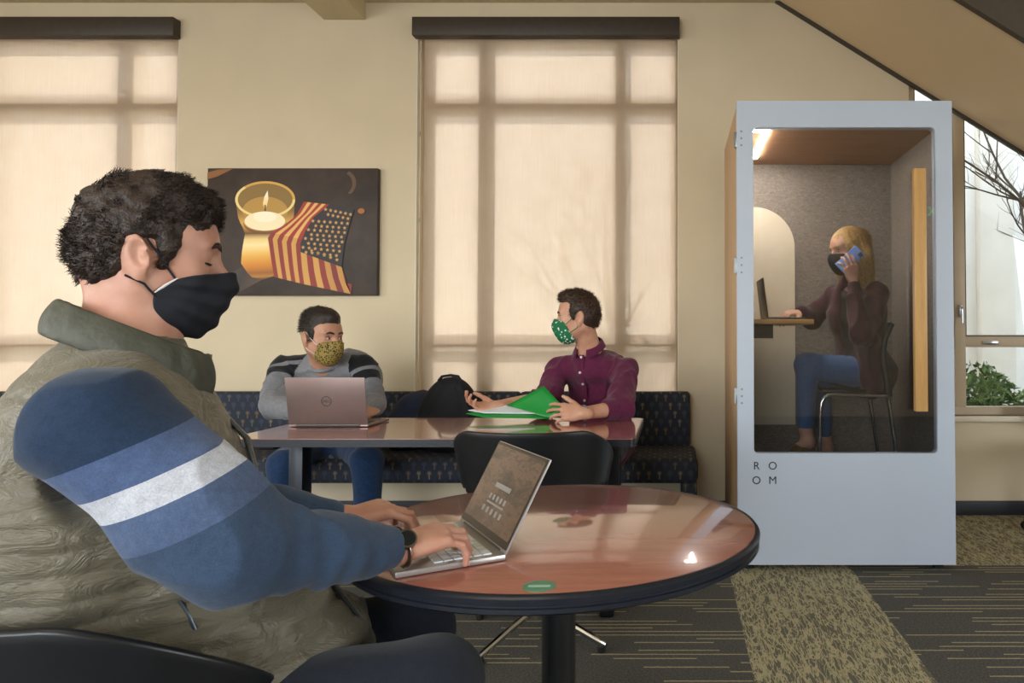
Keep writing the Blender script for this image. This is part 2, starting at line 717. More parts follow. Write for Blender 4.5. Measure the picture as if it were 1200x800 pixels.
def shaded_window(idx, w):
    ox = w[0] - W2[0]
    root = MB()
    # outer frame
    fx0, fx1, fz0, fz1 = w[0], w[1], w[2], w[3]
    L, Rr = -1.617 + ox, -0.025 + ox
    B, T = 0.80, 3.10
    root.box(fx0, L, FY0, FY1, fz0, fz1)
    root.box(Rr, fx1, FY0, FY1, fz0, fz1)
    root.box(L, Rr, FY0, FY1, fz0, B)
    root.box(L, Rr, FY0, FY1, T, fz1)
    o = struct('window_%d' % idx, root, 'window_frame')
    for a, b in ((-1.316, -1.221), (-0.4155, -0.33)):
        MB().box(a + ox, b + ox, FY0 + .002, FY1, B, T).build('mullion', 'window_frame', o)
    cols = ((-1.617, -1.316), (-1.221, -0.4155), (-0.33, -0.025))
    rows = ((B, 1.085), (1.166, 2.65), (2.75, T))
    for a, b in cols:
        MB().box(a + ox, b + ox, FY0 + .001, FY1, 1.085, 1.166).build('transom', 'window_frame', o)
        MB().box(a + ox, b + ox, FY0 + .001, FY1, 2.65, 2.75).build('transom', 'window_frame', o)
        for z0, z1 in rows:
            MB().box(a + ox, b + ox, WALL_Y + .16, WALL_Y + .166, z0, z1).build('pane', 'window_glass', o)
    for a, b in ((fx0, fx0 + .006), (fx1 - .006, fx1)):
        MB().box(a, b, WALL_Y + .001, FY0, fz0 + .02, fz1).build('jamb_liner', 'sill', o)
    s = struct('trim_%d' % (idx + 5), MB().box(fx0, fx1, WALL_Y + .0, FY0, fz0 - .0, fz0 + .02), 'sill')
    return o


shaded_window(1, W1)
shaded_window(2, W2)


def roller_shade(w, label, gapl, gapr):
    t = thing('roller_shade', label, 'roller shade', ((w[0] + w[1]) / 2, WALL_Y, w[3]), group='roller shades pulled down over the tall windows')
    hw = (w[1] - w[0]) / 2
    MB().box(-hw - .008, hw + .008, -0.075, -0.002, -0.118, 0.002, 0.004).build('fascia', 'fascia', t)
    MB().box(-hw + gapl, hw - gapr, 0.018, 0.0195, -2.46, -0.05).build('shade_fabric', 'shade_fabric', t)
    MB().box(-hw + gapl, hw - gapr, 0.012, 0.026, -2.475, -2.45, 0.004).build('hem_bar', 'fascia', t)
    return t


roller_shade(W1, 'tan translucent roller shade on window beside the candle picture, partly out of frame', 0.004, 0.004)
roller_shade(W2, 'tan translucent roller shade on window behind man in burgundy shirt', 0.045, 0.012)
# bead chain in the gap beside the middle shade
ch = thing('shade_chain', 'thin white pull chain hanging in the gap beside the middle shade', 'chain', (W2[0] + .02, WALL_Y + .02, 0.85))
MB().tube([(0, 0, 0), (0, 0, 2.25)], 0.0022, 6).build('cord', 'sill', ch)
for zz in (1.62, 1.05):
    MB().tube([(0, 0, zz), (0, 0, zz + .03)], 0.0045, 8).build('connector', 'steel', ch)

# ---------------------------------------------------------------- clear window beside the booth
mb = MB()
gy0, gy1 = WALL_Y + 0.06, WALL_Y + 0.13
mb.box(W3[0], W3[0] + .05, gy0, gy1, W3[2], W3[3])
mb.box(W3[1] - .05, W3[1], gy0, gy1, W3[2], W3[3])
mb.box(W3[0], W3[1], gy0, gy1, W3[2], W3[2] + .05)
mb.box(W3[0], W3[1], gy0, gy1, W3[3] - .05, W3[3])
win3 = struct('window_3', mb, 'window_frame')
mx = [1.86, 2.86, 3.86]
for x in mx:
    MB().box(x - .012, x + .06, gy0 - .005, gy1, W3[2] + .05, W3[3] - .05, 0.004).build('mullion', 'window_frame', win3)
edges = [W3[0] + .05, 1.848, 1.92, 2.848, 2.92, 3.848, 3.92, W3[1] - .05]
for i in range(0, 8, 2):
    a, b = edges[i], edges[i + 1]
    MB().box(a, b, gy0, gy1, 1.082, 1.152, 0.003).build('transom', 'window_frame', win3)
    MB().box(a, b, gy0 + .035, gy0 + .041, W3[2] + .05, 1.082).build('pane', 'window_glass', win3)
    MB().box(a, b, gy0 + .035, gy0 + .041, 1.152, W3[3] - .05).build('pane', 'window_glass', win3)
    g = MB()
    for (x0, x1, z0, z1) in ((a, a + .012, 1.152, W3[3] - .05), (b - .012, b, 1.152, W3[3] - .05), (a + .012, b - .012, 1.152, 1.162)):
        g.box(x0, x1, gy0 + .012, gy0 + .034, z0, z1)
    g.build('gasket', 'window_gasket', win3)
# casement handle on the mullion and catch on the transom
hb = MB().box(1.872, 1.892, gy0 - .03, gy0 - .005, 1.28, 1.36, 0.004)
hb.tube([(1.882, gy0 - .03, 1.34), (1.882, gy0 - .05, 1.33), (1.882, gy0 - .055, 1.24)], [0.009, 0.008, 0.007], 8)
hb.build('window_handle', 'steel', win3)
MB().box(2.03, 2.13, gy0 - .02, gy0, 1.10, 1.125, 0.004).box(2.05, 2.11, gy0 - .03, gy0 - .02, 1.105, 1.118, 0.003).build('window_latch', 'steel', win3)
struct('trim_4', MB().box(W3[0] - .02, W3[1] + .02, WALL_Y - .05, gy0, 0.604, 0.640, 0.006), 'sill')

# ---------------------------------------------------------------- outside
simple('outdoor_ground', '#8d8a7c', 0.95, var=0.3, scale=1.5)
simple('concrete_panel', '#efebe4', 0.9, var=0.06, scale=2)
simple('concrete_rib', '#e0d8cc', 0.9, var=0.06, scale=3)
simple('stucco_grey', '#cfd4da', 0.9, var=0.08, scale=2)
struct('ground_outside', MB().box(-30, 30, WALL_Y + WT, 60, -0.6, -0.2), 'outdoor_ground')
bld = thing('building', 'pale ribbed concrete building seen through the clear window', 'building', (6.2, 9.0, -0.2))
MB().box(-5.6, 6.0, 0, 5, 0, 9).build('wall', 'concrete_panel', bld)
for k in range(12):
    x = -5.3 + k * 0.95
    MB().box(x, x + .42, -0.16, 0, 0, 9, 0.01).build('rib', 'concrete_rib', bld)
MB().box(-1.0, 6.0, -0.5, -0.16, 0, 9).build('annex', 'stucco_grey', bld)

fabric('bark', '#3a3128', '#57493b', 90, 0.6)
simple('leaf_hedge', '#5d7440', 0.7, var=0.4, scale=6)
simple('leaf_hedge_pale', '#8a9a62', 0.7, var=0.3, scale=6)


def bare_tree(name, label, base, h, seed, lean=(0, 0)):
    rnd = random.Random(seed)
    t = thing(name, label, 'tree', base)
    tr, br = MB(), MB()

    def grow(p, d, ln, r, depth):
        n = 4
        pts, rs = [p.copy()], [r]
        q = p.copy()
        dd = d.copy()
        for i in range(n):
            dd = (dd + Vector((rnd.uniform(-.16, .16), rnd.uniform(-.16, .16), rnd.uniform(-.06, .12)))).normalized()
            q = q + dd * ln / n
            pts.append(q.copy())
            rs.append(r * (1 - 0.5 * (i + 1) / n))
        (tr if depth == 0 else br).tube(pts, rs, 6 if depth < 2 else 4)
        if depth < 4:
            for j in range(4 if depth else 7):
                i = rnd.randint(1, n) if depth else rnd.randint(2, n)
                a = rnd.uniform(0, 2 * PI)
                nd = (dd * 0.75 + Vector((math.cos(a), math.sin(a), rnd.uniform(-.1, .6))) * 0.8).normalized()
                grow(pts[i], nd, ln * rnd.uniform(.42, .66), rs[i] * .6, depth + 1)

    grow(Vector((0, 0, 0)), Vector((lean[0], lean[1], 1)).normalized(), h * .55, h * 0.014, 0)
    tr.build('trunk', 'bark', t)
    br.build('branches', 'bark', t)
    return t


bare_tree('bare_tree', 'leafless tree with fine branches outside the clear window', (3.5, 6.9, -0.2), 4.6, 5)
bare_tree('bare_tree', 'leafless tree standing outside behind the middle shade', (-0.62, 7.7, -0.2), 4.3, 11)


def hedge(label, base, sx, sy, sz, n, seed, mat):
    rnd = random.Random(seed)
    t = thing('hedge', label, 'shrub', base, group='hedge plants under the clear window')
    st = MB()
    for k in range(9):
        x = rnd.uniform(-sx, sx) * .8
        y = rnd.uniform(-sy, sy) * .6
        st.tube([(x * .5, y * .5, 0), (x, y, sz * .75)], [0.012, 0.005], 5)
    st.build('stems', 'bark', t)
    m = MB()
    for k in range(n):
        a, b = rnd.uniform(0, 2 * PI), rnd.uniform(0, 1)
        rr = math.sqrt(rnd.uniform(.2, 1))
        c = Vector((math.cos(a) * sx * rr, math.sin(a) * sy * rr, sz * (0.06 + 0.94 * b * (1.05 - .35 * rr))))
        d = Vector((rnd.gauss(0, 1), rnd.gauss(0, 1), rnd.gauss(0, .8))).normalized()
        e = d.cross(Vector((rnd.gauss(0, 1), rnd.gauss(0, 1), rnd.gauss(0, 1)))).normalized()
        l, w = rnd.uniform(.035, .06), rnd.uniform(.014, .022)
        nn = d.cross(e) * .006
        m.add([c - d * l, c + e * w + nn, c + d * l, c - e * w + nn], [(0, 1, 2), (0, 2, 3)])
    f = m.build('foliage', mat, t, None)
    f['kind'] = 'stuff'
    return t


hedge('leafy green hedge bush under the clear window', (2.42, 6.1, -0.2), .42, .35, 1.30, 3200, 1, 'leaf_hedge')
hedge('pale leafy hedge bush further along under the clear window', (3.36, 6.2, -0.2), .45, .35, 1.15, 3200, 2, 'leaf_hedge_pale')

# ---------------------------------------------------------------- ceiling lights and the exit sign behind the camera
def emissive(name, col, strength):
    t = NT(name)
    t.color(lin(col))
    t.b.inputs['Emission Color'].default_value = (*lin(col), 1)
    t.b.inputs['Emission Strength'].default_value = strength
    t.set(Roughness=0.5)


emissive('lamp_panel', '#fff4e2', 5.0)
emissive('exit_green', '#1fe07a', 4.0)
emissive('led_strip', '#fff9f0', 125.0)
for k, (x, y) in enumerate(((-3.6, 0.4), (-0.9, 0.4), (-3.6, -2.0), (-0.9, -2.0))):
    t = thing('ceiling_light', 'flat white ceiling light panel behind the camera', 'ceiling light', (x, y, CEIL_Z), group='ceiling light panels')
    m = MB()
    for a in ((-.62, -.58, -.31, .31), (.58, .62, -.31, .31), (-.58, .58, -.31, -.27), (-.58, .58, .27, .31)):
        m.box(a[0], a[1], a[2], a[3], -.02, 0)
    m.build('frame', 'white_panel', t)
    MB().box(-.58, .58, -.27, .27, -.012, -.004).build('diffuser', 'lamp_panel', t)
ex = thing('exit_sign', 'white exit sign with green letters on the wall behind the camera', 'sign', (3.66, REAR_Y, 2.93))
MB().box(-.17, .17, 0, .05, -.1, .1, .008).build('housing', 'white_panel', ex)
text_obj('letters', 'EXIT', 0.19, 'exit_green', Matrix.Translation((3.66, REAR_Y + .052, 2.93)) @ Matrix.Rotation(PI, 4, 'Z') @ Matrix.Rotation(PI / 2, 4, 'X'), ex)

# ================================================================ furniture
# ---- canvas print of a candle and a flag
simple('canvas_dark', '#3a2d26', 0.6, var=0.35, scale=7, bump=0.1, bscale=500)
simple('canvas_side', '#17120f', 0.7)


def vcol_material(name):
    t = NT(name)
    a = t.n('ShaderNodeVertexColor')
    a.layer_name = 'print'
    t.l(a.outputs[0], t.b.inputs['Base Color'])
    t.set(Roughness=0.55)


vcol_material('print_ink')
PICY = 4.676
pa, pb = P(241, 346, PICY), P(443, 197, PICY)
pic = thing('canvas_print', 'dark canvas print of a lit candle beside a folded striped flag', 'picture', ((pa.x + pb.x) / 2, WALL_Y, pa.z))
hw, ph = (pb.x - pa.x) / 2, pb.z - pa.z
MB().box(-hw, hw, PICY - WALL_Y, -0.003, 0, ph, 0.003).build('canvas', 'canvas_dark', pic)


def pc(cx, cy):
    """crop pixel of the print -> point on its face"""
    return ((cx - 97) / (988 - 97) * 2 * hw - hw, ph - (cy - 77) / (735 - 77) * ph)


class Ink:
    def __init__(self):
        self.v, self.f, self.c, self.d, self.k = [], [], [], [], 0

    def poly(self, pts, cols, step=1):
        n = len(self.v)
        self.v += pts
        self.f.append(tuple(range(n, n + len(pts))))
        self.k += step
        self.d += [self.k] * len(pts)
        self.c += cols if isinstance(cols, list) else [cols] * len(pts)

    def grid(self, A, B, n, colf, closed=False):
        """strips between polylines A and B in n bands, colf(band, i) -> colour"""
        for k in range(n):
            for i in range(len(A) - 1):
                q = []
                for (ii, kk) in ((i, k), (i + 1, k), (i + 1, k + 1), (i, k + 1)):
                    t = kk / n
                    q.append((A[ii][0] * (1 - t) + B[ii][0] * t, A[ii][1] * (1 - t) + B[ii][1] * t))
                self.poly(q, colf(k, i), 1 if k == 0 and i == 0 else 0)

    def build(self, name, layer, parent):
        me = bpy.data.meshes.new(name)
        y = PICY - WALL_Y - 0.0012 * layer
        pts = [pc(*p) for p in self.v]
        me.from_pydata([(a, y - 0.00015 * min(e, 7), b) for (a, b), e in zip(pts, self.d)], [], self.f)
        at = me.color_attributes.new('print', 'FLOAT_COLOR', 'POINT')
        for i, c in enumerate(self.c):
            at.data[i].color = (*lin(c), 1)
        me.materials.append(MATS['print_ink'])
        # real thickness so that the ink is a thin raised layer
        o = bpy.data.objects.new(name, me)
        COL.objects.link(o)
        o.parent = parent
        return o


def ell(cx, cy, rx, ry, n=40, a0=0, a1=360):
    return [(cx + rx * math.cos(R(a0 + (a1 - a0) * k / n)), cy + ry * math.sin(R(a0 + (a1 - a0) * k / n))) for k in range(n + 1)]


def resample(pts, n):
    pts = [Vector(p) for p in pts]
    d = [0]
    for a, b in zip(pts, pts[1:]):
        d.append(d[-1] + (b - a).length)
    out = []
    for k in range(n + 1):
        s = d[-1] * k / n
        j = max(i for i in range(len(d)) if d[i] <= s + 1e-9)
        j = min(j, len(pts) - 2)
        t = (s - d[j]) / max(1e-9, d[j + 1] - d[j])
        out.append(pts[j].lerp(pts[j + 1], min(1, t))[:])
    return out


ik = Ink()
ik.grid(ell(815, 155, 60, 66, 14, -70, 60), ell(807, 158, 48, 54, 14, -70, 60), 1, lambda k, i: '#5c4026')
ik.build('glow_print', 1, pic)
ik = Ink()
ik.grid([(97, 100), (150, 85), (225, 80)], [(97, 135), (150, 120), (222, 84)], 1, lambda k, i: '#8a5624')
ik.build('glow_print', 1, pic)
ik = Ink()
ik.poly([(200, 640), (330, 560), (400, 650), (240, 735), (215, 735)], ['#4a3a30', '#3a2d26', '#5a4432', '#2e241e', '#2e241e'])
ik.build('backdrop_print', 1, pic)
ik = Ink()
# tumbler: outer body with warm gradient, rim ring, wax, flame
bl = resample([(247, 240), (262, 340), (300, 410), (285, 500), (280, 570), (330, 640), (400, 652)], 16)
br_ = resample([(558, 240), (552, 330), (520, 400), (500, 480), (490, 570), (470, 630), (400, 652)], 16)
gcol = ['#6b4a22', '#7d5826', '#8f6628', '#b98a3c', '#d9a94e', '#c08838', '#6c451c', '#f1cf84', '#fbe3a6', '#f6cd77', '#e9ab45', '#dd9230', '#c87a1e', '#9a5c18', '#b67a2c', '#8c5a20', '#6a4216']
for i in range(16):
    ik.poly([bl[i], bl[i + 1], br_[i + 1], br_[i]], [gcol[i], gcol[i + 1], gcol[i + 1], gcol[i]])
ik.build('glass_print', 2, pic)
ik = Ink()
ik.poly(ell(402, 238, 150, 88)[:-1], '#8a6a2e')
ik.poly(ell(402, 300, 118, 75)[:-1], '#b88c3c')
ik.grid(ell(402, 240, 157, 95, 48), ell(402, 240, 143, 83, 48), 1, lambda k, i: '#f0d488' if i < 30 else '#d8a64a')
ik.grid(ell(402, 360, 112, 60, 40, 0, 180), ell(402, 352, 112, 56, 40, 0, 180), 1, lambda k, i: '#7a4a1a')
ik.poly(ell(402, 352, 106, 50)[:-1], '#fbe9bd')
ik.poly(ell(402, 330, 60, 28)[:-1], '#fff4d4')
ik.build('wax_print', 3, pic)
ik = Ink()
ik.poly([(402, 298), (390, 262), (398, 225), (415, 193), (419, 235), (412, 270)], ['#e8b25a', '#f6d68a', '#fff6dc', '#fff8e6', '#fff3cc', '#f6d68a'])
ik.grid([(399, 268), (400, 300)], [(406, 268), (407, 300)], 1, lambda k, i: '#4a2a10')
ik.build('flame_print', 4, pic)
ik = Ink()
A = resample([(605, 252), (565, 325), (500, 375), (430, 415), (420, 440), (440, 560), (455, 640)], 14)
B = resample([(738, 266), (655, 335), (612, 410), (590, 470), (592, 512), (600, 600), (612, 678)], 14)
RED, CRM = ('#a3271f', '#8d2a22', '#7d2420'), ('#e0b060', '#d09a4c', '#c08a44')
ik.grid(A, B, 7, lambda k, i: (RED if k % 2 == 0 else CRM)[0 if i < 7 else 1])
A2 = resample([(592, 512), (600, 600), (612, 678)], 4)
B2 = resample([(806, 590), (825, 660), (855, 728)], 4)
ik.grid(A2, B2, 7, lambda k, i: (RED if k % 2 == 1 else CRM)[1 if k < 4 else 2])
ik.poly([(806, 590), (825, 668), (863, 677), (855, 728)], RED[2])
ik.build('stripes_print', 5, pic)
ik = Ink()
ik.poly([(738, 266), (655, 335), (612, 410), (590, 470), (592, 512), (806, 590), (818, 480), (850, 350), (868, 292)], '#211d22')
ik.poly(ell(905, 300, 18, 14)[:-1], '#a86228')
ik.build('canton_print', 6, pic)
ik = Ink()
rowsS = [((720, 292), (850, 318)), ((655, 352), (835, 365)), ((632, 397), (820, 412)), ((617, 442), (808, 460)), ((605, 488), (795, 508)), ((650, 505), (782, 552))]
for ri, (a, b) in enumerate(rowsS):
    n = (6, 7, 7, 7, 7, 5)[ri]
    for k in range(n):
        for dy in ((0, 24) if ri < 5 else (0,)):
            t = (k + (0.5 if dy else 0)) / (n - 1)
            if t > 1.0:
                continue
            cx, cy = a[0] + (b[0] - a[0]) * t, a[1] + (b[1] - a[1]) * t + dy
            rr = 11
            ik.poly([(cx + rr * (1 if j % 2 == 0 else .42) * math.sin(j * PI / 5), cy - rr * (1 if j % 2 == 0 else .42) * math.cos(j * PI / 5)) for j in range(10)], '#cf9c5a')
ik.build('stars_print', 7, pic)

# ---- upholstered bench along the wall
BX0, BX1 = -4.3, 0.135
bench = thing('banquette_bench', 'long dark blue patterned upholstered bench along the wall', 'bench', ((BX0 + BX1) / 2, 4.4, 0))


def soft_box(x0, x1, y0, y1, z0, z1, r=0.03):
    return MB().box(x0, x1, y0, y1, z0, z1, r, seg=3)


secs = [-4.3, -3.19, -2.08, -0.97, 0.135]
cxb = (BX0 + BX1) / 2
for a, b in zip(secs, secs[1:]):
    bb = -.035 if b == secs[-1] else -.002
    soft_box(a - cxb + .002, b - cxb + bb, 0.14, 0.24, 0.46, 0.805, 0.022).build('backrest', 'bench_fabric', bench, 40)
    soft_box(a - cxb + .002, b - cxb - .002, -0.36, 0.165, 0.335, 0.475, 0.035).build('seat', 'bench_fabric', bench, 40)
for x in (secs[0] + .05, secs[-1] - .05):
    soft_box(x - .045 - cxb, x + .045 - cxb, -0.34, 0.2, 0.0, 0.345, 0.012).build('end_leg', 'bench_fabric', bench, 40)

# ---- long rectangular table
TZ = 0.74
TX0, TX1, TY0, TY1 = -1.83, -0.155, 2.95, 3.71
lt = thing('long_table', 'rectangular cherry laminate table with dark edge in front of the bench', 'table', ((TX0 + TX1) / 2, (TY0 + TY1) / 2, 0))
lx, ly = (TX1 - TX0) / 2, (TY1 - TY0) / 2


def slab(poly, z0, z1):
    m = MB()
    m.prism(poly, z1 - z0, Matrix.Translation((0, 0, z0)))
    return m


slab(rounded_rect(-lx + .006, lx - .006, -ly + .006, ly - .006, .03), TZ - .03, TZ).build('tabletop', 'cherry_laminate', lt, 30)
m = MB()
for (o_, z0, z1) in ((0.0, -.033, -.024), (.003, -.024, -.02), (0.0, -.02, -.002)):
    ring_o = rounded_rect(-lx + o_, lx - o_, -ly + o_, ly - o_, .034)
    ring_i = rounded_rect(-lx + .0065, lx - .0065, -ly + .0065, ly - .0065, .03)
    n = len(ring_o)
    vs_ = [(a, b, TZ + z0) for a, b in ring_o] + [(a, b, TZ + z1) for a, b in ring_o] + [(a, b, TZ + z1) for a, b in ring_i] + [(a, b, TZ + z0) for a, b in ring_i]
    fs = []
    for i in range(n):
        j = (i + 1) % n
        for q in range(4):
            q2 = (q + 1) % 4
            fs.append((q * n + i, q * n + j, q2 * n + j, q2 * n + i))
    m.add(vs_, fs)
m.build('edge_band', 'table_edge', lt, 30)
for sx in (-1, 1):
    px = sx * .715
    MB().box(px - .032, px + .032, -.045, .045, .05, TZ - .03, .006).build('post', 'dark_metal', lt)
    MB().box(px - .03, px + .03, -.33, .33, .0, .05, .012).build('foot', 'dark_metal', lt)
    MB().box(px - .03, px + .03, -.28, .28, TZ - .06, TZ - .031, .004).build('top_bracket', 'dark_metal', lt)

# ---- round table
RT = Vector((-0.255, 1.62, 0))
rt = thing('round_table', 'round cherry laminate pedestal table with black ribbed edge', 'table', RT)
RR = 0.442
MB().lathe([(0.2, TZ - .028), (RR - .012, TZ - .028), (RR - .010, TZ - .001), (RR - .012, TZ)], 128).build('tabletop', 'cherry_laminate', rt, 30)
MB().lathe([(RR - .03, TZ - .034), (RR - .006, TZ - .034), (RR - .001, TZ - .030), (RR - .001, TZ - .023), (RR - .004, TZ - .021), (RR - .004, TZ - .018), (RR, TZ - .016), (RR + .001, TZ - .006), (RR - .003, TZ - .001), (RR - .0095, TZ + .0004), (RR - .0105, TZ - .001), (RR - .0095, TZ - .027)], 128).build('edge_band', 'table_edge', rt, 40)
MB().lathe([(.037, .03), (.037, TZ - .05)], 48).build('column', 'black_plastic', rt, 40)
MB().lathe([(.12, TZ - .05), (.15, TZ - .03)], 32).build('top_plate', 'black_plastic', rt, 40)
MB().lathe([(.25, 0), (.25, .008), (.2, .018), (.06, .032), (.037, .034)], 64).build('base_disc', 'black_plastic', rt, 40)

simple('sticker_green', '#2f7d5a', 0.4)
simple('sticker_white', '#8fbda8', 0.4)
sp_ = P(632, 684, 1.225)
st = thing('table_sticker', 'round green sticker with a pale middle band on round table', 'sticker', (sp_.x, sp_.y, TZ))
MB().lathe([(.028, .0), (.028, .0006)], 40).build('disc', 'sticker_green', st)
MB().prism(rounded_rect(-.019, .019, -.005, .005, .004), .0003, Matrix.Translation((0, 0, .0006))).build('pale_band', 'sticker_white', st)

# ---- black shell chairs on chrome four-star bases


def shell_chair(label, loc, rotz, top=.822):
    """back of the chair is towards local -Y"""
    t = thing('shell_chair', label, 'chair', loc, rotz, 'black shell chairs on chrome bases')
    NA, NZ = 56, 18
    m = bmesh.new()
    grid = {}

    def topz(a):
        return top - 0.20 * max(0, (abs(a) - 42) / 72) ** 1.3

    for i in range(NA + 1):
        a = -115 + 230 * i / NA
        zt = topz(a)
        zb = 0.452
        for j in range(NZ + 1):
            z = zb + (zt - zb) * j / NZ
            rad = 0.225 + 0.085 * ((z - .45) / .355) ** 0.75
            ys = 0.92
            rr_ = rad * (1 - 0.0 * abs(a))
            x = rr_ * math.sin(R(a)) * 1.0
            y = -rr_ * math.cos(R(a)) * ys - 0.02
            # rounded top corners roll outwards a little
            grid[i, j] = m.verts.new((x, y, z))
    for i in range(NA):
        for j in range(NZ):
            a = -115 + 230 * (i + .5) / NA
            fz = (j + .5) / NZ
            if 52 < abs(a) < 92 and fz < 0.62 - 0.010 * (92 - abs(a)) * 0.6:
                continue
            m.faces.new((grid[i, j], grid[i + 1, j], grid[i + 1, j + 1], grid[i, j + 1]))
    for v in [v for v in m.verts if not v.link_faces]:
        m.verts.remove(v)
    b = MB().bm(m)
    o = b.build('back_shell', 'black_plastic', t, 60)
    md = o.modifiers.new('thickness', 'SOLIDIFY')
    md.thickness = 0.014
    md.offset = 0
    bv = o.modifiers.new('soft_edge', 'BEVEL')
    bv.width = 0.005
    bv.segments = 2
    # seat bowl
    m = bmesh.new()
    NR, NS = 8, 40
    c = m.verts.new((0, .02, .432))
    prev = None
    for r in range(1, NR + 1):
        ring = []
        for k in range(NS):
            a = 2 * PI * k / NS
            q = r / NR
            x, y = 0.235 * q * math.cos(a), 0.02 + 0.25 * q * math.sin(a)
            ring.append(m.verts.new((x, y, .432 + .035 * q ** 4 * (1 if y < .1 else 0.1))))
        for k in range(NS):
            k2 = (k + 1) % NS
            if prev is None:
                m.faces.new((c, ring[k], ring[k2]))
            else:
                m.faces.new((prev[k], ring[k], ring[k2], prev[k2]))
        prev = ring
    o = MB().bm(m).build('seat', 'black_plastic', t, 60)
    md = o.modifiers.new('thickness', 'SOLIDIFY')
    md.thickness = 0.02
    md.offset = -1
    MB().lathe([(.03, .07), (.03, .25), (.02, .255), (.02, .40), (.09, .412)], 24, (0, .02, 0)).build('column', 'chrome', t)
    for k in range(4):
        a = R(60 + 90 * k) - rotz
        d = Vector((math.cos(a), math.sin(a), 0))
        o_ = Vector((0, .02, 0))
        MB().tube([o_ + d * .02 + Vector((0, 0, .105)), o_ + d * .15 + Vector((0, 0, .075)), o_ + d * .30 + Vector((0, 0, .035)), o_ + d * .325 + Vector((0, 0, .03))], [.016, .014, .012, .008], 10, flat=(1.1, .9)).build('base_leg', 'chrome', t)
        MB().lathe([(.014, .0), (.016, .022), (.01, .03)], 14, (o_ + d * .305)[:]).build('glide', 'black_rubber', t)
    return t


shell_chair('black shell chair with its back to the round table, tucked under long table', (-0.53, 2.82, 0), 0)

# ---- phone booth
BY0, BY1 = 3.586, 4.52
bx0, bx1 = P(864, 400, BY0).x, P(1118, 400, BY0).x
bz0, bz1 = 0.035, P(990, 118, BY0).z
booth = thing('phone_booth', 'white phone booth with glass door, wooden sides and grey felt inside', 'phone booth', ((bx0 + bx1) / 2, (BY0 + BY1) / 2, 0))
ob = booth.location


def bpart(name, mbx, mat, parent=None, smooth=30):
    return mbx.build(name, mat, parent or booth, smooth, world=True)


DT = 0.05
bpart('side_panel', MB().box(bx0 + .004, bx0 + .03, BY0 + DT, BY1, bz0, bz1 - .004, .002), 'veneer_outer')
bpart('side_panel', MB().box(bx1 - .03, bx1 - .004, BY0 + DT, BY1, bz0, bz1 - .004, .002), 'veneer_outer')
bpart('back_panel', MB().box(bx0 + .03, bx1 - .03, BY1 - .03, BY1, bz0, bz1 - .004, .002), 'veneer_outer')
bpart('roof', MB().box(bx0 + .03, bx1 - .03, BY0 + DT, BY1 - .03, bz1 - .05, bz1 - .004), 'white_panel')
ix0, ix1 = bx0 + .055, bx1 - .055
iy1 = BY1 - .10
cz = P(990, 149, BY0).z + .01
bpart('felt_wall', MB().box(bx0 + .03, ix0, BY0 + DT, iy1 + .07, bz0 + .06, cz + .05), 'grey_felt')
bpart('felt_wall', MB().box(ix1, bx1 - .03, BY0 + DT, iy1 + .07, bz0 + .06, cz + .05), 'grey_felt')
bpart('felt_wall', MB().box(ix0, ix1, iy1, iy1 + .07, bz0 + .06, cz + .05), 'grey_felt')
bpart('ceiling_panel', MB().box(ix0, ix1, BY0 + DT, iy1, cz, cz + .02), 'veneer_ceiling')
bpart('floor_panel', MB().box(bx0 + .03, bx1 - .03, BY0 + DT, BY1 - .03, bz0, bz0 + .06), 'grey_felt')
for x in (bx0 + .06, bx1 - .06):
    for y in (BY0 + .08, BY1 - .08):
        bpart('levelling_foot', MB().lathe([(.028, 0), (.028, .012), (.012, .016), (.012, bz0)], 16, (x, y, 0)), 'black_rubber')
# LED frame in the ceiling
m = MB()
for (x0, x1, y0, y1) in ((.462, .488, 3.66, 4.24), (.375, .395, 3.66, 4.24), (.395, .462, 3.66, 3.685), (.395, .462, 4.215, 4.24)):
    m.box(x0, x1, y0, y1, cz - .008, cz)
bpart('led_frame', m, 'led_strip')
# arched white board on the back wall
ac = P(883, 243, iy1)
rb = P(931, 300, iy1).x - ac.x
arch = [(ac.x - rb, 0.62), (ac.x + rb, 0.62)] + [(ac.x + rb * math.cos(R(a)), ac.z - rb + rb * math.sin(R(a))) for a in range(0, 181, 6)]
MXZ = Matrix(((1, 0, 0, 0), (0, 0, 1, iy1 - .014), (0, 1, 0, 0), (0, 0, 0, 1)))
arch = [(max(ix0, a), b) for a, b in arch]
bpart('arched_board', MB().prism(arch, .0135, MXZ), 'sill')
# thin black upright strip on the right-hand wall
bpart('dark_strip', MB().box(ix1 - .006, ix1, 3.98, 4.02, 1.12, 1.68, .001), 'black_rubber')
# desk on the left
dz = P(920, 375, 4.02).z
bpart('desk', MB().box(ix0, P(947, 375, 3.95).x, 3.78, 4.30, dz - .026, dz, .004), 'desk_wood')
for y in (3.86, 4.18):
    bpart('desk_bracket', MB().box(ix0, ix0 + .16, y, y + .04, dz - .10, dz - .026, .003), 'black_plastic')
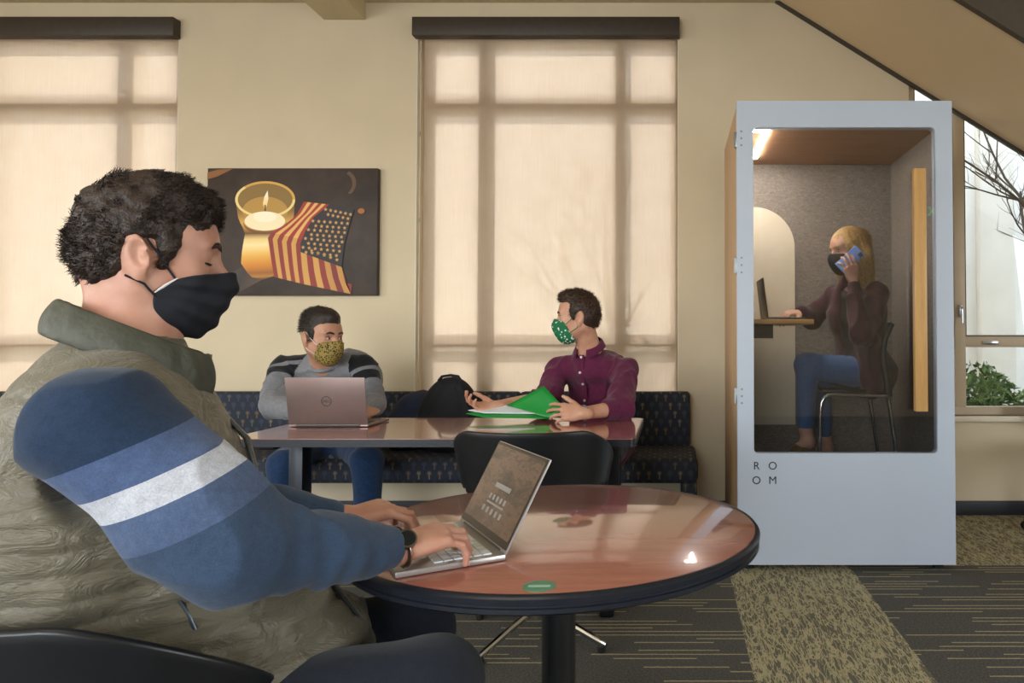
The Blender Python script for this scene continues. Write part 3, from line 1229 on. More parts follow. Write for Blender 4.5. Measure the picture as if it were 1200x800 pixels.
# door
gx0, gx1 = P(883, 300, BY0).x, P(1097, 300, BY0).x
gz0, gz1 = P(990, 531, BY0).z, P(990, 149, BY0).z
inner = rounded_rect(gx0, gx1, gz0, gz1, .022, 6)
outer_c = [(bx1, bz0), (bx1, bz1), (bx0, bz1), (bx0, bz0)]
m = MB()
N = len(inner)
vs_ = [(a, BY0, b) for a, b in inner] + [(a, BY0 + DT, b) for a, b in inner]
vs_ += [(a, BY0, b) for a, b in outer_c] + [(a, BY0 + DT, b) for a, b in outer_c]
fs = []
for i in range(N):
    j = (i + 1) % N
    ci, cj = i // 7, j // 7
    fs.append((i, j, N + j, N + i))
    for off, base in ((0, 2 * N), (N, 2 * N + 4)):
        if ci == cj:
            fs.append((off + i, off + j, base + ci))
        else:
            fs.append((off + i, off + j, base + cj, base + ci))
for c in range(4):
    d = (c + 1) % 4
    fs.append((2 * N + c, 2 * N + d, 2 * N + 4 + d, 2 * N + 4 + c))
m.add(vs_, fs)
door = bpart('door', m, 'white_panel')
bpart('glass_pane', MB().box(gx0 - .004, gx1 + .004, BY0 + .012, BY0 + .018, gz0 - .004, gz1 + .004), 'booth_glass', door)
h0, h1 = P(1073, 482, BY0 - .045), P(1085, 197, BY0 - .045)
bpart('handle', MB().box(h0.x, h1.x, BY0 - .05, BY0 - .012, h0.z, h1.z, .003).box(h0.x + .012, h1.x - .012, BY0 - .014, BY0 + .012, h0.z + .1, h0.z + .13).box(h0.x + .012, h1.x - .012, BY0 - .014, BY0 + .012, h1.z - .13, h1.z - .1), 'oak_handle', door)
for y0, y1 in ((153, 171), (301, 320), (455, 473)):
    za, zb = P(864, y1, BY0).z, P(864, y0, BY0).z
    hg = MB().tube([(bx0 - .006, BY0 + .03, za), (bx0 - .006, BY0 + .03, zb)], .007, 10)
    hg.box(bx0 - .004, bx0 + .004, BY0 + .02, BY0 + .07, za, zb, .001)
    bpart('hinge', hg, 'hinge_metal', door)
    for k in range(3):
        zz = za + (zb - za) * (k * .45 + .05)
        bpart('bolt', MB().tube([(bx0 + .022, BY0 - .0015, zz), (bx0 + .022, BY0 + .002, zz)], .0055, 10), 'hinge_metal', door)
for chx, px, py in (('R', 886.5, 546), ('O', 905.5, 546), ('O', 886.5, 563), ('M', 905.5, 563)):
    q = P(px, py, BY0)
    text_obj('letter', chx, 0.054, 'lettering', Matrix.Translation((q.x, BY0 - .0008, q.z)) @ Matrix.Rotation(PI / 2, 4, 'X'), door)

# ---- laptops
simple('laptop_rose', '#7d6a66', 0.38, 0.6, var=0.03, scale=30)
simple('laptop_silver', '#b9b6b4', 0.35, 0.7, var=0.03, scale=30)
simple('laptop_dark', '#4a4744', 0.4, 0.5)
simple('key_white', '#d9dee2', 0.5)
simple('key_grey', '#8f9194', 0.5)
simple('logo_dark', '#231d1c', 0.45)
simple('bezel', '#0d0d10', 0.25)


def screen_material():
    t = NT('laptop_screen')
    v = t.coord((1, 1, 1), 'Generated')
    a = t.noise(v, 3.2, 6, 0.6, 0.4)
    b = t.noise(v, 24, 5, 0.7)
    f = t.math('ADD', t.math('MULTIPLY', a, 0.75), t.math('MULTIPLY', b, 0.25))
    c = t.ramp(f, [(0.36, lin('#1c1511')), (0.46, lin('#4b3b2e')), (0.53, lin('#7a5a45')), (0.60, lin('#43372f')), (0.72, lin('#8f7a6a'))])
    t.color(lin('#0a0a0a'))
    t.l(c, t.b.inputs['Emission Color'])
    t.b.inputs['Emission Strength'].default_value = 0.55
    t.set(Roughness=0.12)


screen_material()
emissive('screen_widget', '#8d8a84', 0.22)


def laptop(label, hinge_mid, width, depth, face, lid_deg, body, key, screen_h, logo=None, widgets=False):
    """face: unit vector on the table from the hinge towards the user"""
    fv = Vector((face[0], face[1], 0)).normalized()
    # local: +X along the hinge, -Y towards the user
    rz = math.atan2(fv.x, -fv.y)
    t = thing('laptop', label, 'laptop', hinge_mid, rz)
    w = width / 2
    MB().box(-w, w, -depth, 0.004, 0.002, 0.013, .003).build('base', body, t)
    kb = MB()
    rows, cols = 6, 14
    for r in range(rows):
        for c in range(cols):
            if r == rows - 1 and 4 <= c <= 8:
                continue
            kw = (width - .03) / cols
            x0 = -w + .015 + c * kw
            y1 = -0.018 - r * .0178
            kb.box(x0 + .0012, x0 + kw - .0012, y1 - .0155, y1, .0128, .0150)
    kw = (width - .03) / cols
    y1 = -0.018 - 5 * .0178
    kb.box(-w + .015 + 4 * kw, -w + .015 + 9 * kw - .001, y1 - .0155, y1, .0128, .0150)
    kb.build('keyboard', key, t)
    MB().box(-.052, .052, -depth + .01, -depth + .075, .0128, .0134).build('touchpad', 'laptop_dark' if body == 'laptop_rose' else 'key_grey', t)
    # lid: built upright, then tipped back about the hinge
    ML = Matrix.Translation((0, 0.004, 0.012)) @ Matrix.Rotation(R(-(lid_deg - 90)), 4, 'X')
    lid = MB().box(-w, w, -.0025, .0025, 0.0, screen_h, .002, ML).build('lid', body, t)
    MB().box(-w + .002, w - .002, -.0034, -.0024, .006, screen_h - .002, 0, ML).build('bezel', 'bezel', lid)
    MB().box(-w + .008, w - .008, -.0040, -.0033, .02, screen_h - .008, 0, ML).build('screen', 'laptop_screen', lid)
    MB().tube([(-w * .8, .006, .011), (w * .8, .006, .011)], .006, 10).build('hinge', 'laptop_dark', t)
    if widgets:
        m = MB()
        m.box(-.045, .045, -.0046, -.0041, .098, .108, 0, ML)
        for k in range(5):
            m.box(-.05 + k * .022, -.05 + k * .022 + .011, -.0046, -.0041, .072, .083, 0, ML)
            m.box(-.058 + k * .026, -.058 + k * .026 + .012, -.0046, -.0041, .044, .056, 0, ML)
        m.box(-.05, .05, -.0046, -.0041, .063, .067, 0, ML)
        m.build('screen_icons', 'screen_widget', lid)
    if logo:
        Mw = world_of(t) @ ML
        ring = MB()
        a = ell(0, screen_h * .5, .022, .022, 40)
        ring.tube([ML @ Vector((p[0], .0029, p[1])) for p in a[:-1]], .0013, 6, closed=True)
        ring.build('logo_ring', 'logo_dark', lid)
        text_obj('logo', logo, .0165, 'logo_dark', Mw @ Matrix.Translation((0, .0028, screen_h * .5)) @ Matrix.Rotation(PI, 4, 'Z') @ Matrix.Rotation(PI / 2, 4, 'X'), lid, .0004)
    return t


q = P(378, 497, 3.27)
laptop('rose brown laptop with round logo, open in front of grey sweater man', (q.x, 3.33, TZ), .362, .245, (0, 1), 101, 'laptop_rose', 'laptop_dark', .222, 'DELL')
hn, hf = Vector((-.316, 1.357)), Vector((-.474, 1.61))
hm = (hn + hf) / 2
LF = Vector((-.85, -.53)).normalized()
laptop('thin silver laptop with dark photo on its screen, on the round table', (hm.x, hm.y, TZ), .298, .192, LF, 118, 'laptop_silver', 'key_white', .190, widgets=True)
q = P(897, 374, 4.02)
laptop('grey laptop standing open on the booth desk', (q.x, 4.03, dz), .30, .20, (1, 0), 97, 'laptop_dark', 'key_grey', .215)

# ---- bar stool in the booth
sx = P(1008, 460, 4.02).x
sz = P(1000, 458, 4.02).z
stool = thing('bar_stool', 'tall stool with chrome tube frame and black back inside booth', 'stool', (sx, 4.02, bz0 + .06))
zf = bz0 + .06
for y, q0 in ((3.83, 1), (4.21, 0)):
    xa, xb = P(963, 460, 3.85).x, P(1047, 460, 3.85).x
    pts = [(xa - .03, y, zf + .01), (xa - .012, y, sz - .09), (xa - .005, y, sz - .045), (xa + .012, y, sz - .015), (xa + .045, y, sz - .003), (xb - .02, y, sz - .012)]
    bpart('leg', MB().tube(pts, .0115, 10), 'chrome', stool, 60)
    bpart('leg', MB().tube([(xb - .035, y, sz - .012), (xb + .07, y, zf + .01)], .0115, 10), 'chrome', stool, 60)
    bpart('back_post', MB().tube([(xb - .03, y, sz - .012), (xb - .042, y, sz + .10), (xb - .06, y, sz + .22), (xb - .045, y, sz + .30), (xb - .01, y, sz + .37)], [.016, .015, .014, .013, .012], 10, flat=(1.2, .8)), 'black_plastic', stool, 60)
bpart('seat', MB().box(xa + .0, xb - .05, 3.845, 4.195, sz, sz + .022, .008), 'black_plastic', stool)
m = bmesh.new()
NX = 12
cols_ = []
for i in range(NX + 1):
    y = 3.83 + .38 * i / NX
    bow = .03 * (1 - (2 * i / NX - 1) ** 2)
    cols_.append([m.verts.new((xb - .05 + bow + dx, y, sz + zz)) for zz, dx in ((.24, -.008), (.30, .005), (.375, .035))])
for i in range(NX):
    for j in range(2):
        m.faces.new((cols_[i][j], cols_[i + 1][j], cols_[i + 1][j + 1], cols_[i][j + 1]))
o = bpart('backrest', MB().bm(m), 'black_plastic', stool, 60)
md = o.modifiers.new('thickness', 'SOLIDIFY')
md.thickness = .012
md.offset = 0
fz = P(945, 530, 3.95).z - .03
bpart('footrest', MB().tube([(xa - .02, 3.83, fz), (xa - .02, 4.21, fz)], .010, 10), 'chrome', stool, 60)

# ---- backpack on the bench
simple('navy_nylon', '#1b2842', 0.75, var=0.2, scale=14, bump=0.3, bscale=25, bdist=0.02)
simple('black_nylon', '#15171c', 0.8, var=0.2, scale=14, bump=0.3, bscale=25, bdist=0.02)

# ---- swivel chair at the far right, mostly outside the frame
oc = thing('office_chair', 'black office chair on casters below the clear window, mostly out of frame', 'chair', (2.44, 4.35, 0))
MB().lathe([(.03, .09), (.03, .30), (.018, .31), (.018, .44)], 20).build('column', 'dark_metal', oc)
for k in range(5):
    a = R(180 + 72 * k)
    d = Vector((math.cos(a), math.sin(a), 0))
    MB().tube([d * .02 + Vector((0, 0, .11)), d * .34 + Vector((0, 0, .078))], [.022, .014], 8).build('base_arm', 'black_plastic', oc)
    e = Vector((-d.y, d.x, 0))
    w = MB()
    for s in (-1, 1):
        c = d * .34 + Vector((0, 0, .027)) + e * (.014 * s)
        w.tube([c - e * .008, c + e * .008], .0265, 16)
    w.build('caster', 'black_rubber', oc)
    MB().tube([d * .34 + Vector((0, 0, .03)), d * .34 + Vector((0, 0, .08))], [.02, .014], 8).build('caster_stem', 'black_plastic', oc)
MB().box(-.24, .24, -.23, .23, .44, .51, .03).build('seat', 'black_plastic', oc)
MB().box(-.17, .17, .23, .27, .60, 1.0, .02).build('backrest', 'black_plastic', oc)
MB().box(-.03, .03, .20, .24, .42, .64, .01).build('back_bracket', 'black_plastic', oc)

# ================================================================ organic shapes: smooth unions of cones and ellipsoids
class SDF:
    def __init__(self):
        self.ops = []

    def cone(self, a, b, ra, rb, k=0.02, sub=False):
        self.ops.append(('c', np.array(a, float), np.array(b, float), ra, rb, k, sub))
        return self

    def chain(self, pts, rs, k=0.02):
        for i in range(len(pts) - 1):
            self.cone(pts[i], pts[i + 1], rs[i], rs[i + 1], k)
        return self

    def ell(self, c, r, k=0.02, A=None, sub=False):
        A = np.eye(3) if A is None else np.array(A, float)
        self.ops.append(('e', np.array(c, float), np.array(r, float), A, None, k, sub))
        return self

    def cut(self, p0, n, k=0.004):
        """remove everything on the side that n points to"""
        n = np.array(n, float)
        self.ops.append(('p', np.array(p0, float), n / np.linalg.norm(n), None, None, k, False))
        return self

    def extend(self, other):
        self.ops += other.ops
        return self

    @staticmethod
    def dist(op, x, y, z):
        if op[0] == 'c':
            a, b, ra, rb = op[1:5]
            ba = b - a
            L2 = max(1e-12, float(ba @ ba))
            dx, dy, dz = x - a[0], y - a[1], z - a[2]
            t = np.clip((dx * ba[0] + dy * ba[1] + dz * ba[2]) / L2, 0, 1)
            return np.sqrt((dx - t * ba[0]) ** 2 + (dy - t * ba[1]) ** 2 + (dz - t * ba[2]) ** 2) - (ra + (rb - ra) * t)
        if op[0] == 'e':
            c, r, A = op[1:4]
            dx, dy, dz = x - c[0], y - c[1], z - c[2]
            q = [dx * A[0, i] + dy * A[1, i] + dz * A[2, i] for i in range(3)]
            k0 = np.sqrt(sum((q[i] / r[i]) ** 2 for i in range(3)))
            k1 = np.sqrt(sum((q[i] / r[i] ** 2) ** 2 for i in range(3))) + 1e-9
            return k0 * (k0 - 1) / k1
        p, n = op[1:3]
        return (x - p[0]) * n[0] + (y - p[1]) * n[1] + (z - p[2]) * n[2]

    @staticmethod
    def comb(g, d, op):
        k = max(op[5], 1e-5)
        if op[0] == 'p':
            h = np.maximum(k - np.abs(g - d), 0) / k
            return np.maximum(g, d) + h * h * k * 0.25
        if op[6]:
            d = -d
            h = np.maximum(k - np.abs(g - d), 0) / k
            return np.maximum(g, d) + h * h * k * 0.25
        h = np.maximum(k - np.abs(g - d), 0) / k
        return np.minimum(g, d) - h * h * k * 0.25

    def box(self, op):
        if op[0] == 'c':
            m = max(op[3], op[4])
            return np.minimum(op[1], op[2]) - m, np.maximum(op[1], op[2]) + m
        c, r, A = op[1:4]
        e = np.sqrt(((A * r[None, :]) ** 2).sum(1))
        return c - e, c + e

    def at(self, p):
        p = np.atleast_2d(np.array(p, float))
        g = np.full(len(p), 10.0)
        for op in self.ops:
            g = self.comb(g, self.dist(op, p[:, 0], p[:, 1], p[:, 2]), op)
        return g

    def grad(self, p):
        p = np.atleast_2d(np.array(p, float))
        e = 1e-3
        g = np.stack([(self.at(p + d) - self.at(p - d)) for d in np.eye(3) * e], 1)
        return g / (np.linalg.norm(g, axis=1, keepdims=True) + 1e-9)

    def project(self, p, off=0.0, n=6):
        p = np.atleast_2d(np.array(p, float)).copy()
        for _ in range(n):
            p -= (self.at(p) - off)[:, None] * self.grad(p)
        return p

    def field(self, h):
        bbs = [self.box(o) for o in self.ops if o[0] != 'p' and not o[6]]
        lo = np.min([b[0] for b in bbs], 0) - 4 * h
        hi = np.max([b[1] for b in bbs], 0) + 4 * h
        n = np.ceil((hi - lo) / h).astype(int) + 1
        ax = [lo[i] + h * np.arange(n[i]) for i in range(3)]
        g = np.full(n, 0.08, np.float32)
        for op in self.ops:
            if op[0] == 'p':
                d = self.dist(op, ax[0][:, None, None], ax[1][None, :, None], ax[2][None, None, :])
                g = self.comb(g, d, op).astype(np.float32)
                continue
            b0, b1 = self.box(op)
            m = op[5] + 3 * h
            i0 = np.clip(np.floor((b0 - m - lo) / h).astype(int), 0, n - 1)
            i1 = np.clip(np.ceil((b1 + m - lo) / h).astype(int) + 1, 1, n)
            if np.any(i1 <= i0):
                continue
            s = tuple(slice(i0[i], i1[i]) for i in range(3))
            d = self.dist(op, ax[0][s[0]][:, None, None].astype(np.float32), ax[1][s[1]][None, :, None].astype(np.float32), ax[2][s[2]][None, None, :].astype(np.float32))
            g[s] = self.comb(g[s], d, op)
        return g, lo

    def mesh(self, h, relax=2):
        g, lo = self.field(h)
        V, Fq = surface_nets(g, lo, h)
        return relax_mesh(V, Fq, relax), Fq


def surface_nets(g, lo, h):
    ins = g < 0
    c = np.zeros(tuple(s - 1 for s in g.shape), np.uint8)
    for a in (0, 1):
        for b in (0, 1):
            for d in (0, 1):
                c += ins[a:a + c.shape[0], b:b + c.shape[1], d:d + c.shape[2]]
    act = (c > 0) & (c < 8)
    idx = np.argwhere(act)
    vid = np.full(c.shape, -1, np.int32)
    vid[act] = np.arange(len(idx), dtype=np.int32)
    acc = np.zeros((len(idx), 3))
    cnt = np.zeros(len(idx))
    cor = [(a, b, d) for a in (0, 1) for b in (0, 1) for d in (0, 1)]
    cv = {o: g[idx[:, 0] + o[0], idx[:, 1] + o[1], idx[:, 2] + o[2]].astype(float) for o in cor}
    for o in cor:
        for axn in range(3):
            if o[axn] == 0:
                q = list(o)
                q[axn] = 1
                q = tuple(q)
                va, vb = cv[o], cv[q]
                cr = (va < 0) != (vb < 0)
                t = np.where(cr, va / np.where(cr, va - vb, 1), 0)
                pos = np.tile(np.array(o, float), (len(idx), 1))
                pos[:, axn] += t
                acc += pos * cr[:, None]
                cnt += cr
    V = lo + h * (idx + acc / cnt[:, None])
    faces = []
    for axn in range(3):
        s0 = [slice(None)] * 3
        s1 = [slice(None)] * 3
        s0[axn] = slice(0, -1)
        s1[axn] = slice(1, None)
        A, B = ins[tuple(s0)], ins[tuple(s1)]
        e = np.argwhere(A != B)
        u, v = [(1, 2), (2, 0), (0, 1)][axn]
        ok = (e[:, u] > 0) & (e[:, v] > 0) & (e[:, u] < g.shape[u] - 1) & (e[:, v] < g.shape[v] - 1)
        e = e[ok]
        quad = []
        for du, dv in ((-1, -1), (0, -1), (0, 0), (-1, 0)):
            q = e.copy()
            q[:, u] += du
            q[:, v] += dv
            quad.append(vid[q[:, 0], q[:, 1], q[:, 2]])
        quad = np.stack(quad, 1)
        flip = ~A[e[:, 0], e[:, 1], e[:, 2]]
        quad[flip] = quad[flip][:, ::-1]
        faces.append(quad)
    F = np.concatenate(faces)
    return V, F[(F >= 0).all(1)]


def relax_mesh(V, F, n, w=0.5):
    N = len(V)
    a = np.concatenate([F[:, i] for i in range(4)])
    b = np.concatenate([F[:, (i + 1) % 4] for i in range(4)])
    deg = np.bincount(a, minlength=N) + np.bincount(b, minlength=N)
    for _ in range(n):
        S = np.stack([np.bincount(a, V[b, i], N) + np.bincount(b, V[a, i], N) for i in range(3)], 1)
        V = V * (1 - w) + w * S / np.maximum(deg, 1)[:, None]
    return V


def normals(V, F):
    d = np.cross(V[F[:, 2]] - V[F[:, 0]], V[F[:, 3]] - V[F[:, 1]])
    n = np.zeros_like(V)
    for i in range(4):
        for k in range(3):
            n[:, k] += np.bincount(F[:, i], d[:, k], len(V))
    return n / (np.linalg.norm(n, axis=1, keepdims=True) + 1e-12)


def vnoise(p, seed=0):
    """smooth value noise in -1..1"""
    p = np.asarray(p, float) + seed * 17.31
    i = np.floor(p).astype(np.int64)
    f = p - i
    f = f * f * (3 - 2 * f)
    out = 0
    for a in (0, 1):
        for b in (0, 1):
            for c in (0, 1):
                hsh = ((i[:, 0] + a) * 374761393 + (i[:, 1] + b) * 668265263 + (i[:, 2] + c) * 2147483647 + seed * 1013) & 0xffffffff
                hsh = ((hsh ^ (hsh >> 13)) * 1274126177) & 0xffffffff
                hsh = hsh ^ (hsh >> 16)
                v = (hsh & 0xffff) / 32767.5 - 1
                w = (f[:, 0] if a else 1 - f[:, 0]) * (f[:, 1] if b else 1 - f[:, 1]) * (f[:, 2] if c else 1 - f[:, 2])
                out = out + v * w
    return out


def folds(p, scale, seed=0, stretch=(1, 1, 1)):
    """ridged cloth folds 0..1"""
    q = p * np.array(stretch) * scale
    w = q + 0.7 * np.stack([vnoise(q * .6, seed + 3), vnoise(q * .6, seed + 5), vnoise(q * .6, seed + 7)], 1)
    return 1 - np.abs(vnoise(w, seed))


def np_obj(name, V, F, mat, parent, attrs=None, smooth=True):
    im = np.array(world_of(parent).inverted()) if parent is not None else np.eye(4)
    W = V @ im[:3, :3].T + im[:3, 3]
    me = bpy.data.meshes.new(name)
    nv, nf = len(W), len(F)
    k = F.shape[1]
    me.vertices.add(nv)
    me.vertices.foreach_set('co', W.astype(np.float32).ravel())
    me.loops.add(nf * k)
    me.loops.foreach_set('vertex_index', F.astype(np.int32).ravel())
    me.polygons.add(nf)
    me.polygons.foreach_set('loop_start', np.arange(0, nf * k, k, dtype=np.int32))
    me.polygons.foreach_set('loop_total', np.full(nf, k, np.int32))
    me.update(calc_edges=True)
    me.validate()
    me.materials.append(MATS[mat] if isinstance(mat, str) else mat)
    me.polygons.foreach_set('use_smooth', np.ones(len(me.polygons), bool))
    for an, av in (attrs or {}).items():
        at = me.attributes.new(an, 'FLOAT', 'POINT')
        at.data.foreach_set('value', np.asarray(av, np.float32))
    me.update()
    o = bpy.data.objects.new(name, me)
    COL.objects.link(o)
    o.parent = parent
    return o


def sdf_obj(name, S, h, mat, parent, disp=None, attrs=None, relax=2):
    V, F = S.mesh(h, relax)
    if disp is not None:
        V = V + normals(V, F) * disp(V)[:, None]
    return np_obj(name, V, F, mat, parent, attrs(V) if attrs else None)


class Frame:
    """body or head frame: x forward, y to the figure's left, z up"""

    def __init__(self, o, fwd, up=(0, 0, 1), scale=1.0, pitch=0.0, roll=0.0):
        f = Vector(fwd).normalized()
        u = Vector(up).normalized()
        l = u.cross(f).normalized()
        u = f.cross(l).normalized()
        M = Matrix((f, l, u)).transposed()
        M = M @ Matrix.Rotation(pitch, 3, 'Y') @ Matrix.Rotation(roll, 3, 'X')
        self.A = np.array(M)
        self.o = np.array(o, float)
        self.s = scale

    def __call__(self, x, y, z):
        return self.o + self.A @ (np.array((x, y, z)) * self.s)

    def loc(self, V):
        return ((np.asarray(V) - self.o) @ self.A) / self.s

    def ell(self, S, c, r, k=0.02, sub=False, e=0.0, rot=None):
        A = self.A if rot is None else self.A @ np.array(rot)
        S.ell(self(*c), np.array(r) * self.s + e, k, A, sub)

    def cone(self, S, a, b, ra, rb, k=0.02, sub=False, e=0.0):
        S.cone(self(*a), self(*b), ra * self.s + e, rb * self.s + e, k, sub)

    def cut(self, S, p, n, k=0.004):
        S.cut(self(*p), self.A @ np.array(n, float), k)


def head_sdf(S, H, ears=True, e=0.0):
    H.ell(S, (-.007, 0, .028), (.092, .076, .088), .02, e=e)
    H.ell(S, (-.025, 0, .0), (.070, .071, .075), .02, e=e)
    H.ell(S, (.03, 0, -.035), (.060, .062, .082), .03, e=e)
    H.ell(S, (.035, 0, .03), (.058, .062, .06), .03, e=e)
    for s in (-1, 1):
        H.cone(S, (-.005, s * .05, -.055), (.058, s * .014, -.097), .024, .019, .025, e=e)
        H.ell(S, (.052, s * .044, -.028), (.028, .022, .022), .02, e=e)
    H.ell(S, (.066, 0, -.10), (.02, .022, .017), .02, e=e)
    H.ell(S, (.078, 0, .02), (.016, .048, .012), .016, e=e)
    for s in (-1, 1):
        H.ell(S, (.098, s * .033, -.001), (.018, .019, .011), .012, sub=True)
        H.ell(S, (.073, s * .032, -.002), (.014, .0165, .0125), .006, e=e)
        H.ell(S, (.074, s * .032, .004), (.0145, .018, .0085), .004, e=e)
    H.cone(S, (.088, 0, .006), (.113, 0, -.036), .008, .0115, .014, e=e)
    for s in (-1, 1):
        H.ell(S, (.102, s * .012, -.041), (.011, .009, .008), .007, e=e)
    H.cone(S, (.088, -.02, -.068), (.088, .02, -.068), .007, .007, .01, e=e)
    H.cone(S, (.086, -.016, -.079), (.086, .016, -.079), .008, .008, .01, e=e)
    if ears:
        for s in (-1, 1):
            rot = np.array(Matrix.Rotation(R(-14), 3, 'Y') @ Matrix.Rotation(R(22 * s), 3, 'Z'))
            H.ell(S, (-.012, s * .081, -.012), (.021, .008, .035), .008, rot=rot)
            H.ell(S, (-.006, s * .091, -.008), (.0125, .0095, .022), .004, sub=True, rot=rot)
            H.ell(S, (-.001, s * .084, -.012), (.004, .004, .010), .004, rot=rot)
            H.ell(S, (-.004, s * .078, -.042), (.010, .0065, .011), .006)


def neck_sdf(S, H, base, e=0.0, r0=.055, r1=.062):
    S.cone(H(-.02, 0, -.05), base, r0 * H.s + e, r1 + e, .03)


def hand_sdf(S, M, side, curls, thumb=((.62, .70, -.30), 18, 22), sc=1.0, spread=1.0, k=.004):
    """M: 4x4 placing the wrist at the origin, fingers along +x, back of the hand +z; side=+1 thumb on +y"""
    M = np.array(M, float)
    tips = []

    def w(p):
        return M[:3, :3] @ (np.array(p, float) * sc) + M[:3, 3]
    A = M[:3, :3]
    S.cone(w((-.03, 0, 0)), w((.012, 0, 0)), .025 * sc, .025 * sc, .012)
    S.ell(w((.045, side * -.002, .0)), np.array((.05, .040, .0165)) * sc, .012, A)
    L = ((.044, .026, .021), (.048, .030, .022), (.044, .028, .021), (.034, .021, .019))
    bx_ = (.086, .090, .085, .077)
    by_ = (.033, .0112, -.0112, -.033)
    rr = (.0086, .0088, .0084, .0076)
    for i in range(4):
        b = np.array((bx_[i], side * by_[i], .002))
        S.cone(w((.02, side * by_[i] * .55, 0)), w(b), .014 * sc, .0112 * sc, .010)
        yaw = side * (0.09, 0.02, -0.05, -0.13)[i] * spread
        th = 0
        p = b
        for j in range(3):
            th += R(curls[i][j])
            d = np.array((math.cos(th) * math.cos(yaw), math.sin(yaw) * math.cos(th * .5), -math.sin(th)))
            q = p + d * L[i][j]
            r0, r1 = rr[i] * (1 - .07 * j), rr[i] * (1 - .07 * (j + 1))
            S.cone(w(p), w(q), r0 * sc, r1 * sc, k if j else .006)
            p = q
        tips.append((w(p), A @ np.array((math.sin(th), 0, math.cos(th))), A @ d))
    d0 = np.array((thumb[0][0], side * thumb[0][1], thumb[0][2]))
    d0 /= np.linalg.norm(d0)
    p = np.array((.018, side * .024, -.006))
    S.cone(w((.012, side * .012, -.004)), w(p + d0 * .03), .016 * sc, .0145 * sc, .012)
    ax_ = np.array((0, 0, 1.0 * side))
    d = d0
    for j, (ln, r0, r1) in enumerate(((.042, .0145, .0118), (.032, .0115, .0105), (.025, .0105, .0085))):
        if j:
            an = R(thumb[j])
            d = d * math.cos(an) + np.cross(-ax_, d) * math.sin(an)
        q = p + d * ln
        S.cone(w(p), w(q), r0 * sc, r1 * sc, .007)
        p = q
    tips.append((w(p), A @ np.array((0, 0, 1.0)), A @ d))
    return tips


def hand_matrix(wrist, fdir, back):
    x = Vector(fdir).normalized()
    z = Vector(back)
    z = (z - x * z.dot(x)).normalized()
    y = z.cross(x)
    M = Matrix((x, y, z)).transposed().to_4x4()
    M.translation = Vector(wrist)
    return M


def strands(name, roots, dirs, parent, mat, length, r, seed, curl=0.0, n=4, grav=0.0, push=None):
    """thin tapered three-sided strands from roots along dirs, all in one hair mesh"""
    rng = np.random.default_rng(seed)
    N = len(roots)
    pts = [roots]
    d = dirs / (np.linalg.norm(dirs, axis=1, keepdims=True) + 1e-9)
    ln = length * rng.uniform(.6, 1.15, N)[:, None]
    ph = rng.uniform(0, 2 * PI, N)
    side = np.cross(d, rng.normal(size=(N, 3)))
    side /= np.linalg.norm(side, axis=1, keepdims=True) + 1e-9
    up = np.cross(d, side)
    for k in range(1, n):
        q = pts[-1] + d * ln / (n - 1)
        if curl:
            a = ph + k * 1.9
            q = q + curl * (side * np.cos(a)[:, None] + up * np.sin(a)[:, None])
        q[:, 2] -= grav * k / n
        if push is not None:
            q = push(q)
        pts.append(q)
    V = []
    for k in range(n):
        rad = r * (1 - .8 * k / (n - 1))
        for j in range(3):
            a = 2 * PI * j / 3
            V.append(pts[k] + rad * (side * math.cos(a) + up * math.sin(a)))
    V = np.stack(V, 1).reshape(-1, 3)
    F = []
    base = np.arange(N) * 3 * n
    for k in range(n - 1):
        for j in range(3):
            j2 = (j + 1) % 3
            F.append(np.stack([base + 3 * k + j, base + 3 * k + j2, base + 3 * (k + 1) + j2, base + 3 * (k + 1) + j], 1))
    o = np_obj(name, V, np.concatenate(F), mat, parent)
    o['kind'] = 'stuff'
    return o


def hair_material(name, c1, c2, rough=0.45):
    t = NT(name)
    v = t.coord()
    f = t.noise(v, 90, 4, 0.7)
    t.color(t.ramp(f, [(0.3, lin(c1)), (0.7, lin(c2))]))
    t.set(Roughness=rough)
    t.b.inputs['Specular IOR Level'].default_value = 0.35
    t.bump(t.noise(v, 240, 3), 0.6, 0.004)


def skin_material(name, c, blush):
    t = NT(name)
    v = t.coord()
    a = t.noise(v, 16, 4, 0.6)
    b = t.noise(v, 500, 2)
    t.color(t.ramp(a, [(0.3, lin(c)), (0.75, lin(blush))]))
    t.set(Roughness=0.5)
    t.b.inputs['Subsurface Weight'].default_value = 0.12
    t.b.inputs['Subsurface Radius'].default_value = (0.012, 0.005, 0.003)
    t.b.inputs['Subsurface Scale'].default_value = 0.6
    t.bump(b, 0.12, 0.001)


def band_material(name, stops, yarn, bump=0.4, attr='band', lo=-0.2, hi=0.4):
    """knit whose colour follows bands woven along the sleeve (attribute in metres)"""
    t = NT(name)
    at = t.n('ShaderNodeAttribute', attribute_name=attr)
    f = t.math('DIVIDE', t.math('SUBTRACT', at.outputs['Fac'], lo), hi - lo)
    c = t.ramp(f, [((p - lo) / (hi - lo), lin(col)) for p, col in stops], 'CONSTANT')
    v = t.coord()
    n1 = t.noise(v, yarn, 3, 0.7)
    n2 = t.noise(v, yarn * .2, 3, 0.6)
    m = t.math('ADD', t.math('MULTIPLY', n1, 0.6), t.math('MULTIPLY', n2, 0.4))
    hsv = t.n('ShaderNodeHueSaturation')
    t.l(c, hsv.inputs['Color'])
    t.l(t.math('ADD', 0.25, t.math('MULTIPLY', m, 1.5)), hsv.inputs['Value'])
    t.color(hsv.outputs[0])
    t.set(Roughness=0.92)
    t.b.inputs['Specular IOR Level'].default_value = 0.2
    t.b.inputs['Sheen Weight'].default_value = 0.15
    t.bump(n1, bump, 0.002)
    return t


